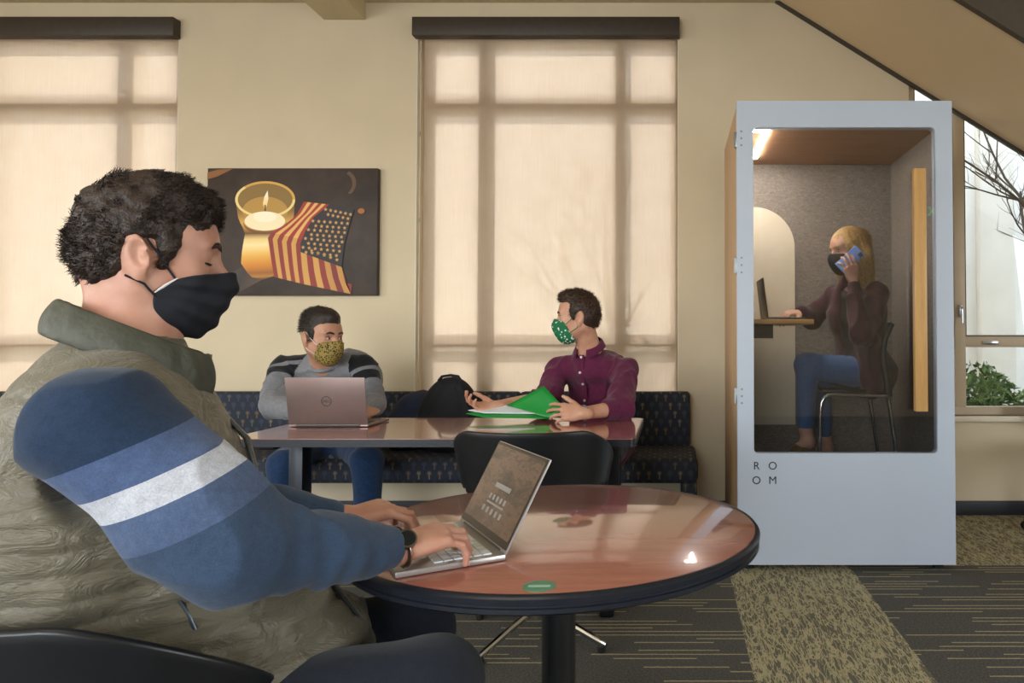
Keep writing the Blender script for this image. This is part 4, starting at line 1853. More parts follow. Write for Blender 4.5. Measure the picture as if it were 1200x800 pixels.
skin_material('skin_fair', '#c89a84', '#b57c68')
skin_material('skin_light', '#cc9d83', '#b98268')
skin_material('skin_tan', '#b98a6e', '#a5735a')
skin_material('skin_pale', '#c69c86', '#b4826e')
hair_material('hair_dark_brown', '#17110e', '#3a2a22')
hair_material('hair_black_brown', '#14100d', '#352822')
hair_material('hair_brown', '#20150f', '#4a3325')
hair_material('hair_blond', '#8a6a40', '#c9a468', 0.4)
simple('eye_white', '#d8d2cc', 0.2)
simple('eye_dark', '#1c1410', 0.15)
simple('lash', '#15100d', 0.6)


def eyes_and_brows(H, Sk, person, hairmat, closed=False, sides=(-1, 1), gaze=(0, 0)):
    for s in sides:
        if not closed:
            c = H(.0755, s * .032, -.0035)
            m = SDF()
            m.ell(c, np.array((.0125, .0125, .0085)) * H.s, .001, H.A)
            sdf_obj('eye', m, .0016, 'eye_white', person)
            m = SDF()
            m.ell(H(.0855 + .0, s * .032 + gaze[0], -.0035 + gaze[1]), np.array((.0035, .0055, .0058)) * H.s, .001, H.A)
            sdf_obj('iris', m, .0012, 'eye_dark', person)
        zl = -.009 if closed else .0045
        q = [H(.0735 + .0152 * math.cos(R(f)), s * (.032 + .0172 * math.sin(R(f))), zl - (.002 if closed else -.001) * math.cos(R(f))) for f in (-62, -30, 10, 50, 88)]
        MB().tube([tuple(p) for p in q], [.0008, .0015, .0018, .0018, .0008], 6).build('eyelash', 'lash', person, 60, world=True)
        pts = [H(.10, s * y, z) for y, z in ((.012, .018), (.022, .022), (.034, .024), (.044, .022), (.054, .014))]
        q = Sk.project(pts, .0012)
        MB().tube([tuple(p) for p in q], [.0028, .0042, .0044, .0036, .0014], 8, flat=(1.2, .7)).build('eyebrow', hairmat, person, 60, world=True)


def mask_on(H, Sk, person, mat, strap_mat, side_x=.03, pleats=0, sides=(-1, 1), top=(-.016, -.034), h=.0025, bulge=1.0, disp=None, attrs=None, tilt=.55, drop=False, back_x=None):
    S = SDF()
    head_sdf(S, H, False, e=.0055)
    H.ell(S, (.064, 0, -.064), (.056 * bulge, .052, .060), .03)
    H.cone(S, (.094, 0, -.02), (.098 * min(1, bulge + .02), 0, -.05), .012, .020, .04)
    H.ell(S, (.055, 0, -.098), (.035, .03, .028), .03)
    if drop:
        for s in (-1, 1):
            H.ell(S, (.036, s * .040, -.086), (.034, .020, .026), .03)
    # keep only what lies in front of the cheek line, below the nose bridge and above the throat
    H.cut(S, (side_x, 0, -.09), (-1, 0, tilt), .004)
    if back_x is not None:
        H.cut(S, (back_x, 0, 0), (-1, 0, 0), .003)
    xt = side_x + tilt * (top[1] + .09)
    nx, nz = .085, top[0] - top[1]
    H.cut(S, (.115, 0, top[0]), (-nz, 0, nx), .004)
    H.cut(S, (.0, 0, -.128), (-.25, 0, -1), .006)
    o = sdf_obj('face_mask', S, h, mat, person, disp=disp, attrs=attrs)
    for s in sides:
        for a, b, mid in (((xt + .006, s * .056, top[1] - .006), (-.002, s * .082, .018), (.018, s * .074, -.006)), ((max(side_x + .016, (back_x or -1) + .012), s * .050, -.084), (-.012, s * .078, -.036), (.008, s * .07, -.062))):
            pts = [H(*a), H(*((np.array(a) + np.array(mid)) / 2)), H(*mid), H(*((np.array(b) + np.array(mid)) / 2)), H(*b)]
            q = Sk.project(pts, .003)
            MB().tube([tuple(p) for p in q], .0019 * H.s, 6).build('ear_loop', strap_mat, person, 60, world=True)
    return o


def arm_pts(Sd, E, W):
    return [np.array(Sd), np.array(E), np.array(W)]

# ================================================================ man typing at the round table
simple('mask_navy', '#10141f', 0.8, var=0.25, scale=30, bump=0.25, bscale=400)
band_material('sweater_blue', [(-0.2, '#22334b'), (0.030, '#47587a'), (0.078, '#b2b5be'), (0.113, '#4a5a78'), (0.162, '#36475f')], 420, 0.3)
fabric('trousers_navy', '#12151d', '#1b202b', 500, 0.3)
simple('zipper_metal', '#5d6670', 0.35, 0.8)
simple('zip_tape', '#1d222b', 0.7)
simple('watch_case', '#8b8175', 0.3, 1.0)
simple('watch_face', '#14171b', 0.15)
simple('shoe_black', '#141416', 0.5)


def nylon_quilt(name, c1, c2):
    t = NT(name)
    v = t.coord()
    w = t.noise(t.coord((1, 1, 2.6)), 13, 4, 0.6, 1.5)
    n = t.noise(v, 5, 3)
    t.color(t.ramp(t.math('ADD', t.math('MULTIPLY', n, 0.6), t.math('MULTIPLY', w, 0.4)), [(0.35, lin(c1)), (0.65, lin(c2))]))
    t.set(Roughness=0.5)
    t.b.inputs['Specular IOR Level'].default_value = 0.45
    t.b.inputs['Sheen Weight'].default_value = 0.2
    t.bump(w, 0.55, 0.018)


nylon_quilt('vest_olive', '#565040', '#69624f')
nylon_quilt('vest_lining', '#67643f', '#7a764c')
simple('collar_lining', '#444539', 0.6, var=0.2, scale=20, bump=0.3, bscale=60, bdist=0.01)

FM_N = np.array((-0.815, 1.085, 1.13))
FM_F = (0.83, 0.56, 0)
fm = thing('person', 'man in olive quilted vest and navy mask typing at round table', 'person', (-0.85, 1.19, 0.0))
B = Frame((-0.85, 1.19, 0.46), FM_F)
HD = Frame(P(174, 297, 1.2), (math.cos(R(33)), math.sin(R(33)), 0), scale=1.0, pitch=R(4))
SR, ER, WR = np.array(P(122, 498, 1.0)), np.array(P(272, 642, 1.03)), np.array((-.474, 1.258, .794))
SL, EL, WL = np.array((-.98, 1.33, 1.045)), np.array((-.895, 1.36, .85)), np.array((-.645, 1.42, .800))
KR, KL = np.array((-.395, 1.21, .585)), np.array((-.515, 1.45, .575))
NB = P(150, 420, 1.17)


def fm_torso(S, e=0.0):
    B.ell(S, (-.02, 0, .10), (.15, .185, .12), .05, e=e)
    B.ell(S, (.01, 0, .25), (.155, .175, .17), .06, e=e)
    B.ell(S, (-.025, 0, .43), (.145, .185, .18), .06, e=e)
    S.cone(SR * .78 + SL * .22 + (0, 0, .005), SL * .78 + SR * .22 + (0, 0, .005), .068 + e, .068 + e, .06)
    S.cone(B(-.03, 0, .55), np.array(NB), .09 + e, .062 + e, .06)


def fm_arm(S, pts, rs, e=0.0, k=.03):
    S.cone(pts[0], pts[1], rs[0] + e, rs[1] + e, k)
    S.cone(pts[1], pts[2], rs[1] + e, rs[2] + e, k)


def fm_legs(S, e=0.0):
    for s, K in ((-1, KR), (1, KL)):
        h = B(.0, s * .095, .095)
        S.cone(h, K, .086 + e, .066 + e, .04)
        an = K + np.array(FM_F) * -.02
        an = np.array((an[0], an[1], .10))
        S.cone(K, an, .062 + e, .042 + e, .03)


Sk = SDF()
head_sdf(Sk, HD)
neck_sdf(Sk, HD, NB, r0=.058, r1=.064)
fm_torso(Sk, -.012)
fm_arm(Sk, (SR, ER, WR), (.06, .048, .029))
fm_arm(Sk, (SL, EL, WL), (.06, .048, .029))
fm_legs(Sk, -.012)
for K in (KR, KL):
    Sk.cone((K[0] - .02, K[1] - .02, .09), (K[0] + .12, K[1] + .08, .045), .034, .028, .03)
typing = ((24, 42, 28), (22, 46, 30), (24, 46, 30), (26, 44, 28))
MR = hand_matrix(WR, (.70, .70, .10), (.0, -.30, 1))
tipsR = hand_sdf(Sk, MR, 1, typing, ((.72, .48, -.42), 8, 14), .94, 1.3)
typingL = ((34, 40, 26), (30, 46, 30), (32, 46, 30), (34, 44, 30))
MLh = hand_matrix(WL, (.84, .50, .16), (.0, -.18, 1))
tipsL = hand_sdf(Sk, MLh, -1, typingL, ((.72, .45, -.55), 8, 14), .94, 1.3)
sdf_obj('body', Sk, .0032, 'skin_fair', fm, relax=1)
simple('nail', '#cfa191', 0.3)
for tips in (tipsR, tipsL):
    for c, up, d in tips:
        m = SDF()
        A = np.stack([d, np.cross(up, d), up], 1)
        m.ell(c + up * .0055 - d * .001, (.006, .0050, .0022), .001, A)
        sdf_obj('fingernail', m, .0012, 'nail', fm)
eyes_and_brows(HD, Sk, fm, 'hair_dark_brown', closed=True)

# hair: short curly cap plus strands
Sh = SDF()
HD.ell(Sh, (-.006, 0, .036), (.098, .084, .098), .02)
HD.ell(Sh, (-.030, 0, -.005), (.070, .078, .078), .03)
HD.ell(Sh, (.030, 0, .092), (.055, .062, .036), .03)
HD.ell(Sh, (.135, 0, -.008), (.068, .13, .072), .02, sub=True)
HD.cone(Sh, (.070, -.040, .076), (.070, .040, .076), .017, .017, .02)
HD.ell(Sh, (.078, 0, -.080), (.070, .14, .090), .012, sub=True)
for s in (-1, 1):
    HD.ell(Sh, (-.004, s * .095, -.016), (.028, .035, .038), .008, sub=True)
    HD.cone(Sh, (.030, s * .070, .02), (.026, s * .071, -.022), .013, .006, .012)
HD.cut(Sh, (-.06, 0, -.075), (.25, 0, -1), .01)


def curl_disp(V):
    return .0042 * vnoise(V * 48, 1) + .0026 * vnoise(V * 110, 2)


Vh, Fh = Sh.mesh(.0035, 1)
Nh = normals(Vh, Fh)
Vh2 = Vh + Nh * curl_disp(Vh)[:, None]
np_obj('hair', Vh2, Fh, 'hair_dark_brown', fm)
rng = np.random.default_rng(4)
lv = HD.loc(Vh2)
ok = np.where((Sk.at(Vh2) > .002))[0]
pick = rng.choice(ok, 7000)
flow = np.stack([vnoise(Vh2[pick] * 38, 5), vnoise(Vh2[pick] * 38, 6), vnoise(Vh2[pick] * 38, 7)], 1)
back = -HD.A[:, 0] * .35 - HD.A[:, 2] * .25
topw = np.clip(lv[pick, 2:3] / .08, 0, 1)
fwd = HD.A[:, 0] * .7
dirs = Nh[pick] * .25 + flow * 1.1 + back * (1 - topw) + fwd * topw
strands('hair_strands', Vh2[pick] - Nh[pick] * .002, dirs, fm, 'hair_dark_brown', .013, .0010, 3, curl=.0022, n=5)

# face mask with pleats, white inner edge
def pleat(V):
    q = HD.loc(V)
    a = np.arctan2(q[:, 2] + .055, q[:, 0] + .02)
    return .0018 * np.sin(a * 26) * np.clip((q[:, 0] - .03) * 25, 0, 1) + .001 * vnoise(V * 60, 3)


mask_on(HD, Sk, fm, 'mask_navy', 'mask_navy', side_x=-.010, top=(-.020, -.044), bulge=.90, tilt=1.15, drop=True, back_x=.016, disp=pleat)
simple('mask_white', '#d8d6d6', 0.8)
e_ = Sk.project([HD(-.012 + 1.15 * (z + .09), -.07, z) for z in (-.040, -.048, -.054, -.060, -.066)], .0045)
MB().tube([tuple(p) for p in e_], [.001, .0018, .0022, .0018, .001], 8).build('mask_lining', 'mask_white', fm, 60, world=True)

# sweater: sleeves and body
Sw = SDF()
fm_torso(Sw, .004)
Sw.cone(SR + np.array((-.006, 0, -.005)), ER * .7 + SR * .3, .086, .080, .03)
Sw.cone(ER * .7 + SR * .3, ER, .082, .068, .04)
Sw.cone(ER, ER * .45 + WR * .55, .068, .052, .04)
CR = WR + (ER - WR) * .10
CL = WL + (EL - WL) * .10
Sw.cone(ER * .45 + WR * .55, CR, .052, .037, .02)
Sw.cone(SL, EL, .084, .066, .05)
Sw.cone(EL, EL * .4 + WL * .6, .060, .047, .04)
Sw.cone(EL * .4 + WL * .6, CL, .047, .037, .02)
Sw.cut(CR + (WR - ER) * .03, WR - ER, .004) if False else None
DB = np.array(FM_F) * .42 + np.array((0, 0, -.91))
DB /= np.linalg.norm(DB)


def sw_disp(V):
    d = .009 * folds(V, 8, 2) ** 2 + .002 * vnoise(V * 30, 4) - .003
    for E_, W_ in ((ER, WR), (EL, WL)):
        ax_ = (W_ - E_) / np.linalg.norm(W_ - E_)
        t = (V - E_) @ ax_
        near = np.exp(-((np.linalg.norm(V - E_ - np.outer(np.clip(t, 0, .3), ax_), axis=1) - .05) / .05) ** 2)
        tilt = t + .22 * (V[:, 2] - E_[2])
        w = np.clip((tilt + .06) / .08, 0, 1) * np.clip((.22 - t) / .06, 0, 1)
        d = d + near * w * .0036 * np.sin(tilt * 105 + 4.5 * vnoise(V * 11, 8)) * (.6 + .6 * vnoise(V * 14, 3))
    return d


def sw_attr(V):
    t = (V - SR) @ DB
    tl = (V - SL) @ DB
    near = np.linalg.norm(V[:, :2] - SR[:2], axis=1) < np.linalg.norm(V[:, :2] - SL[:2], axis=1)
    w = .008 * vnoise(V * 6, 9)
    return {'band': np.where(near, t, tl) + w}


sdf_obj('sweater', Sw, .005, 'sweater_blue', fm, disp=sw_disp, attrs=sw_attr)
# ribbed cuffs
for C, W_, E_ in ((CR, WR, ER), (CL, WL, EL)):
    ax_ = (W_ - E_) / np.linalg.norm(W_ - E_)
    m = SDF().cone(C - ax_ * .035, C + ax_ * .004, .0375, .0365, .01)
    m.cut(C + ax_ * .018, ax_, .006)
    cuff = sdf_obj('cuff', m, .004, 'sweater_blue', fm, attrs=lambda V: {'band': np.full(len(V), .3)})

# trousers and shoes
St = SDF()
fm_legs(St, .006)
B.ell(St, (-.02, 0, .10), (.155, .19, .11), .05)
sdf_obj('trousers', St, .006, 'trousers_navy', fm, disp=lambda V: .004 * folds(V, 11, 6))
for K in (KR, KL):
    m = SDF().cone((K[0] - .03, K[1] - .02, .055), (K[0] + .15, K[1] + .10, .045), .045, .036, .03)
    m.cut((0, 0, .006), (0, 0, -1))
    sdf_obj('shoe', m, .006, 'shoe_black', fm)

# quilted vest
Vs = SDF()
fm_torso(Vs, .020)
B.ell(Vs, (.085, 0, .24), (.165, .19, .15), .06)
B.ell(Vs, (-.085, 0, .54), (.105, .18, .125), .07)
B.ell(Vs, (-.10, 0, .38), (.135, .195, .22), .07)
B.ell(Vs, (.13, 0, .17), (.185, .20, .085), .05)
B.ell(Vs, (.17, 0, .10), (.155, .20, .085), .05)
for Sd, El_, s in ((SR, ER, -1), (SL, EL, 1)):
    Sd2 = Sd + np.array((0, 0, -.035)) + (Sd - (SR + SL) / 2) * .18
    B_l = B.loc(Sd2)
    B.ell(Vs, (B_l[0] + .012, B_l[1], B_l[2]), (.090, .085, .115), .012, sub=True)
Vs.cut(B(0, 0, .125), B.A @ np.array((-.38, 0, -1.0)), .01)
# throat opening inside the collar
Vs.cone(np.array(NB) + (0, 0, .02), np.array(NB) + (.02, .015, .14), .062, .075, .01, sub=True)


def vest_disp(V):
    q = B.loc(V)
    u = q[:, 2] + .012 * vnoise(V * 7, 3) + .10 * q[:, 0] * np.clip(.35 - q[:, 2], 0, 1)
    low = np.clip((.50 - q[:, 2]) / .12, 0, 1)
    quilt = .0065 * np.abs(np.sin(PI * u / .034)) ** .6
    return quilt * (.25 + .75 * low) + .020 * low * folds(V, 9, 12, (1, 1, 1.6)) ** 1.5 + .0025 * vnoise(V * 26, 6) - .004


sdf_obj('vest', Vs, .0045, 'vest_olive', fm, disp=vest_disp)
# lower hem of the vest
Hm = SDF()
B.ell(Hm, (-.0, 0, .125), (.185, .215, .03), .02)
B.ell(Hm, (.12, 0, .115), (.20, .215, .045), .03)
Hm.cut(B(0, 0, .085), (0, 0, -1), .006)
sdf_obj('vest_hem', Hm, .005, 'vest_lining', fm, disp=lambda V: .003 * folds(V, 12, 8))

# stand collar: tilted ring around the neck, higher at the back
cpts_top, cpts_bot = [], []
CB = Frame(NB, FM_F)
NSEG = 40
for k in range(NSEG + 1):
    a = R(14 + 332 * k / NSEG)
    fx, ly_ = math.cos(a), math.sin(a)
    zt = .048 - .045 * fx
    cpts_top.append(CB(.012 + .097 * fx, .090 * ly_, zt))
    cpts_bot.append(CB(.004 + .108 * fx, .105 * ly_, zt - .055 - .018 * max(0, fx)))
m = bmesh.new()
rows_ = []
for t in np.linspace(0, 1, 7):
    bul = .007 * math.sin(PI * t)
    rr_ = []
    for k in range(NSEG + 1):
        p = cpts_bot[k] * (1 - t) + cpts_top[k] * t
        out = p - np.array(NB)
        out[2] = 0
        out /= np.linalg.norm(out)
        p = p + out * (bul + .0025 * math.sin(k * 1.9 + t * 3) + .002 * math.sin(k * 4.1))
        rr_.append(m.verts.new(p))
    rows_.append(rr_)
for i in range(6):
    for k in range(NSEG):
        m.faces.new((rows_[i][k], rows_[i][k + 1], rows_[i + 1][k + 1], rows_[i + 1][k]))
o = MB().bm(m).build('collar', 'collar_lining', fm, 180, world=True)
md = o.modifiers.new('thickness', 'SOLIDIFY')
md.thickness = .012
md.offset = 0
sd_ = o.modifiers.new('smooth', 'SUBSURF')
sd_.levels = sd_.render_levels = 2
# zip on the open front edge, from collar to hem
zp = [cpts_top[0] + np.array((.004, 0, .0)), cpts_bot[0]]
for f_, l_, u_ in ((.17, -.045, .54), (.19, -.055, .47), (.22, -.06, .40), (.27, -.07, .32), (.34, -.09, .22), (.36, -.10, .13), (.36, -.10, .05)):
    zp.append(Vs.project([B(f_, l_, u_)], .010)[0])
zp = [tuple(p) for p in zp]
MB().tube(zp, .0085, 8, flat=(.45, 1.0)).build('placket', 'vest_olive', fm, 60, world=True)
MB().tube([tuple(np.array(p) + np.array((.004, -.008, .002))) for p in zp], .0028, 6).build('zipper', 'zipper_metal', fm, 60, world=True)
pk = [tuple(p) for p in Vs.project([P(190, 660, 1.02), P(200, 680, 1.02), P(210, 697, 1.02), P(219, 712, 1.02), P(227, 728, 1.02), P(234, 746, 1.02)], .010)]
MB().tube(pk, .0032, 8).build('pocket_zip', 'zipper_metal', fm, 60, world=True)

# wristwatch on the right wrist
ax_ = Vector(MR.col[0][:3])
wc = Vector(WR) + ax_ * .004
ring = []
for k in range(28):
    a = 2 * PI * k / 28
    ring.append(wc + Vector(MR.col[1][:3]) * (.0305 * math.cos(a)) + Vector(MR.col[2][:3]) * (.0285 * math.sin(a)))
wat = MB().tube(ring, .0085, 10, closed=True, flat=(.33, 1.0), up=ax_).build('wristwatch', 'watch_case', fm, 60, world=True)
upv = (Vector(MR.col[2][:3]) * .75 - Vector(MR.col[1][:3]) * .65).normalized()
c0 = wc + upv * .028
MB().tube([c0, c0 + upv * .009], [.0175, .0165], 28).build('watch_case', 'watch_case', wat, 40, world=True)
MB().tube([c0 + upv * .0088, c0 + upv * .0098], .0135, 28).build('watch_face', 'watch_face', wat, 40, world=True)

ncf = Vector((.42, .91, 0))
shell_chair('black shell chair under the man in the olive vest', (-.865, 1.20, 0), math.atan2(-ncf.x, ncf.y), .80)

# ================================================================ shared figure builder for the three people further back
def seated_figure(person, O, torso_f, N, head, S_R, E_R, W_R, S_L, E_L, W_L, legs, build=1.0, waist=.15, deep=.11, bust=0.0):
    """returns (skin SDF without hands, torso function, legs function)"""
    O, N = np.array(O, float), np.array(N, float)
    up = (N - O) / np.linalg.norm(N - O)
    T = Frame(O, torso_f, up)
    ln = np.linalg.norm(N - O)

    def torso(S, e=0.0):
        T.ell(S, (0, 0, .09), (deep + .03, .165 * build, .11), .05, e=e)
        T.ell(S, (.01, 0, ln * .42), (deep, waist, ln * .30), .06, e=e)
        T.ell(S, (.0, 0, ln * .70), (deep + .012, .165 * build, ln * .26), .06, e=e)
        a, b = np.array(S_R), np.array(S_L)
        S.cone(a * .82 + b * .18, b * .82 + a * .18, .058 * build + e, .058 * build + e, .05)
        S.cone(N - up * .08, N, .075 * build + e, .052 * build + e, .05)
        if bust:
            for s in (-1, 1):
                T.ell(S, (deep * .75, s * .07, ln * .66), (.05, .06, .055), .04, e=e)

    def legsf(S, e=0.0):
        for hip, K, A, r in legs:
            S.cone(hip, K, r[0] + e, r[1] + e, .03)
            S.cone(K, A, r[1] + e, r[2] + e, .03)

    return T, torso, legsf


def arm(S, pts, rs, k=.03):
    for i in range(len(pts) - 1):
        S.cone(pts[i], pts[i + 1], rs[i], rs[i + 1], k)


def hair_with_strands(person, Sh, Sk, H, mat, n, length, seed, dirf, r=.0012, curl=.001, disp=None, h=.004, nseg=4, name='hair'):
    V, F = Sh.mesh(h, 1)
    Nn = normals(V, F)
    if disp:
        V = V + Nn * disp(V)[:, None]
    np_obj(name, V, F, mat, person)
    rng = np.random.default_rng(seed)
    ok = np.where(Sk.at(V) > .001)[0]
    pick = rng.choice(ok, n)
    strands('hair_strands', V[pick] - Nn[pick] * .002, dirf(H.loc(V[pick]), Nn[pick], rng), person, mat, length, r, seed, curl=curl, n=nseg)


def shoe(person, a, b, mat, r=.042, sole=None):
    m = SDF().cone(a, b, r, r * .8, .03)
    if sole is not None:
        m.cut((0, 0, sole), (0, 0, -1))
    sdf_obj('shoe', m, .006, mat, person)


relaxed = ((40, 50, 30), (45, 55, 35), (50, 55, 35), (50, 55, 35))
fist = ((62, 80, 45), (65, 85, 45), (68, 85, 45), (70, 80, 45))

# ---------------------------------------------------------------- man in the grey sweater behind the laptop
fabric('jeans_blue', '#0f2038', '#1f3a5e', 420, 0.4)
band_material('sweater_grey', [(-0.2, '#77777b'), (0.0, '#17181b'), (0.062, '#717276'), (0.085, '#17181b'), (0.135, '#74757a')], 300, 0.5)


def spot_mask(name, base, spot, scale, thr):
    t = NT(name)
    v = t.coord()
    vo = t.n('ShaderNodeTexVoronoi')
    vo.inputs['Scale'].default_value = scale
    t.l(v, vo.inputs['Vector'])
    f = t.math('LESS_THAN', vo.outputs['Distance'], thr)
    t.color(t.mix(f, lin(base), lin(spot)))
    t.set(Roughness=0.8)


spot_mask('mask_leopard', '#8d7838', '#1d1912', 120, .42)
simple('strap_white', '#c9c4c0', 0.8)

p1 = thing('person', 'man in grey sweater with black sleeve bands and spotted mask behind laptop', 'person', (-1.9, 4.12, 0))
N1 = np.array(P(381, 428, 3.84))
H1 = Frame(P(377, 394, 3.74), (math.sin(R(64)), -math.cos(R(64)), 0), scale=1.09, pitch=R(4))
S1R, E1R, W1R = np.array(P(332, 432, 3.88)), np.array(P(320, 474, 3.68)), np.array(P(372, 484, 3.56))
S1L, E1L, W1L = np.array(P(426, 430, 3.88)), np.array(P(436, 472, 3.80)), np.array(P(441, 478, 3.66))
O1 = (-1.93, 4.16, .475)
legs1 = [((-2.02, 4.10, .56), np.array(P(332, 545, 3.76)), np.array((-2.02, 3.72, .10)), (.085, .068, .05)),
         ((-1.82, 4.10, .56), np.array(P(430, 540, 3.74)), np.array((-1.58, 3.78, .10)), (.085, .068, .05))]
T1, tor1, leg1 = seated_figure(p1, O1, (.03, -1, 0), N1, H1, S1R, E1R, W1R, S1L, E1L, W1L, legs1, 1.05)
K1 = SDF()
head_sdf(K1, H1)
neck_sdf(K1, H1, N1, r0=.054, r1=.062)
tor1(K1, -.01)
arm(K1, (S1R, E1R, W1R), (.052, .042, .028))
arm(K1, (S1L, E1L, W1L), (.052, .042, .028))
leg1(K1, -.012)
hand_sdf(K1, hand_matrix(W1R, (.95, -.2, -.1), (0, -.2, 1)), 1, relaxed, sc=1.05)
hand_sdf(K1, hand_matrix(W1L, (-.35, -.80, -.18), (.30, -.25, 1)), -1, fist, ((.75, .5, -.4), 25, 30), sc=1.05)
sdf_obj('body', K1, .0045, 'skin_tan', p1, relax=1)
eyes_and_brows(H1, K1, p1, 'hair_black_brown', gaze=(.004, 0))
Sh = SDF()
H1.ell(Sh, (-.008, 0, .034), (.097, .080, .094), .02)
H1.ell(Sh, (.015, 0, .095), (.075, .055, .038), .03)
H1.ell(Sh, (-.04, 0, .09), (.06, .05, .04), .03)
H1.ell(Sh, (.140, 0, -.010), (.075, .13, .072), .012, sub=True)
H1.ell(Sh, (.085, 0, -.08), (.075, .14, .09), .012, sub=True)
for s in (-1, 1):
    H1.ell(Sh, (-.004, s * .095, -.016), (.028, .032, .036), .008, sub=True)
    H1.cone(Sh, (.026, s * .070, .02), (.024, s * .069, -.014), .011, .005, .012)
H1.cut(Sh, (-.06, 0, -.075), (.25, 0, -1), .01)
hair_with_strands(p1, Sh, K1, H1, 'hair_black_brown', 2600, .026, 21,
                  lambda q, n, g: (-H1.A[:, 0] * .9)[None, :] + n * .28 + g.normal(size=n.shape) * .12 - H1.A[:, 2][None, :] * np.clip(.04 - q[:, 2:3], 0, .1) * 9, r=.0014, disp=lambda V: .002 * vnoise(V * 60, 1))
mask_on(H1, K1, p1, 'mask_leopard', 'strap_white', side_x=.030, top=(-.014, -.036), h=.0035)
W = SDF()
tor1(W, .012)
arm(W, (S1R, E1R, W1R + (E1R - W1R) * .12), (.070, .064, .042))
arm(W, (S1L, E1L, W1L + (E1L - W1L) * .05), (.070, .064, .044))
# crew-neck rib
NK = Frame(N1, (.03, -1, 0))


def sw1_attr(V):
    q = T1.loc(V)
    b = np.full(len(V), -.1)
    for Sd, E in ((S1R, E1R), (S1L, E1L)):
        ax_ = (E - Sd) / np.linalg.norm(E - Sd)
        t = (V - Sd) @ ax_ + .032
        lat = (np.abs(q[:, 1]) - .135) + .25 * (q[:, 2] - T1.loc(Sd[None])[0, 2])
        side = np.linalg.norm(V - Sd, axis=1) < .24
        same = np.sign(q[:, 1]) == np.sign(T1.loc(Sd[None])[0, 1])
        inn = side & same & (lat > 0)
        b = np.where(inn, np.maximum(t, .002), b)
    return {'band': b}


sdf_obj('sweater', W, .005, 'sweater_grey', p1, disp=lambda V: .014 * folds(V, 10, 31) ** 2 + .002 * vnoise(V * 30, 5) - .006, attrs=sw1_attr)
ring = [tuple(NK(.006 + .066 * math.cos(2 * PI * k / 28), .068 * math.sin(2 * PI * k / 28), .004 - .030 * math.cos(2 * PI * k / 28))) for k in range(28)]
MB().tube(ring, .011, 8, closed=True).build('neck_rib', 'sweater_grey', p1, 60, world=True)
J = SDF()
leg1(J, .004)
T1.ell(J, (0, 0, .09), (.14, .175, .11), .05)
sdf_obj('jeans', J, .0065, 'jeans_blue', p1, disp=lambda V: .006 * folds(V, 12, 33))
for (h_, k_, a_, r_) in legs1:
    shoe(p1, (a_[0], a_[1] + .02, .055), (a_[0] + .02, a_[1] - .15, .045), 'shoe_black', sole=.004)

# ---------------------------------------------------------------- man in the burgundy shirt with the green folder
fabric('shirt_burgundy', '#4a1430', '#642043', 420, 0.4)
fabric('trousers_dark', '#14161b', '#20242c', 420, 0.3)
spot_mask('mask_green', '#0f6a40', '#dfe9e2', 62, .30)
simple('strap_green', '#0f6a40', 0.8)
simple('button_white', '#d8d2d0', 0.4)
simple('bracelet_grey', '#5b6470', 0.6)
p2 = thing('person', 'man in burgundy shirt and green mask holding a green folder', 'person', (-.42, 4.14, 0))
F2 = Vector((-.45, -.89, 0)).normalized()
N2 = np.array(P(691, 412, 3.94))
H2 = Frame(P(678, 370, 3.86), (-.996, -.06, 0), scale=1.08, pitch=R(3))
S2R, E2R, W2R = np.array(P(654, 432, 4.04)), np.array(P(643, 466, 3.88)), np.array(P(580, 476, 3.66))
S2L, E2L, W2L = np.array(P(732, 433, 3.90)), np.array(P(727, 478, 3.64)), np.array(P(682, 484, 3.47))
O2 = (-.43, 4.08, .475)
legs2 = [((-.50, 4.12, .56), np.array((-.62, 3.72, .55)), np.array((-.60, 3.74, .10)), (.085, .068, .05)),
         ((-.32, 4.10, .56), np.array((-.36, 3.70, .55)), np.array((-.36, 3.72, .10)), (.085, .068, .05))]
T2, tor2, leg2 = seated_figure(p2, O2, F2, N2, H2, S2R, E2R, W2R, S2L, E2L, W2L, legs2, 1.05, .165, .125)
K2 = SDF()
head_sdf(K2, H2)
neck_sdf(K2, H2, N2, r0=.056, r1=.062)
tor2(K2, -.01)
arm(K2, (S2R, E2R, W2R), (.05, .042, .027))
arm(K2, (S2L, E2L, W2L), (.05, .042, .029))
leg2(K2, -.012)
holdL = ((18, 22, 14), (20, 24, 16), (24, 28, 16), (30, 32, 20))
hand_sdf(K2, hand_matrix(W2L, (-.96, .02, .06), (.05, -.92, .42)), -1, holdL, ((.75, .62, -.1), 5, 8), sc=1.05, spread=1.6)
hand_sdf(K2, hand_matrix(W2R, (-.92, -.30, .02), (.25, .45, -.86)), 1, ((28, 34, 22), (34, 40, 26), (38, 44, 28), (42, 46, 28)), ((.7, .62, -.30), 10, 15), sc=1.02)
sdf_obj('body', K2, .0042, 'skin_light', p2, relax=1)
eyes_and_brows(H2, K2, p2, 'hair_brown')
Sh = SDF()
H2.ell(Sh, (-.010, 0, .034), (.096, .080, .094), .02)
H2.ell(Sh, (-.032, 0, -.005), (.070, .076, .078), .03)
H2.ell(Sh, (.030, 0, .096), (.062, .055, .034), .03)
H2.ell(Sh, (.140, 0, .000), (.075, .13, .085), .012, sub=True)
H2.ell(Sh, (.082, 0, -.08), (.075, .14, .092), .012, sub=True)
for s in (-1, 1):
    H2.ell(Sh, (-.004, s * .095, -.016), (.028, .032, .036), .008, sub=True)
    H2.cone(Sh, (.026, s * .070, .02), (.024, s * .069, -.014), .011, .005, .012)
H2.cut(Sh, (-.06, 0, -.07), (.25, 0, -1), .01)
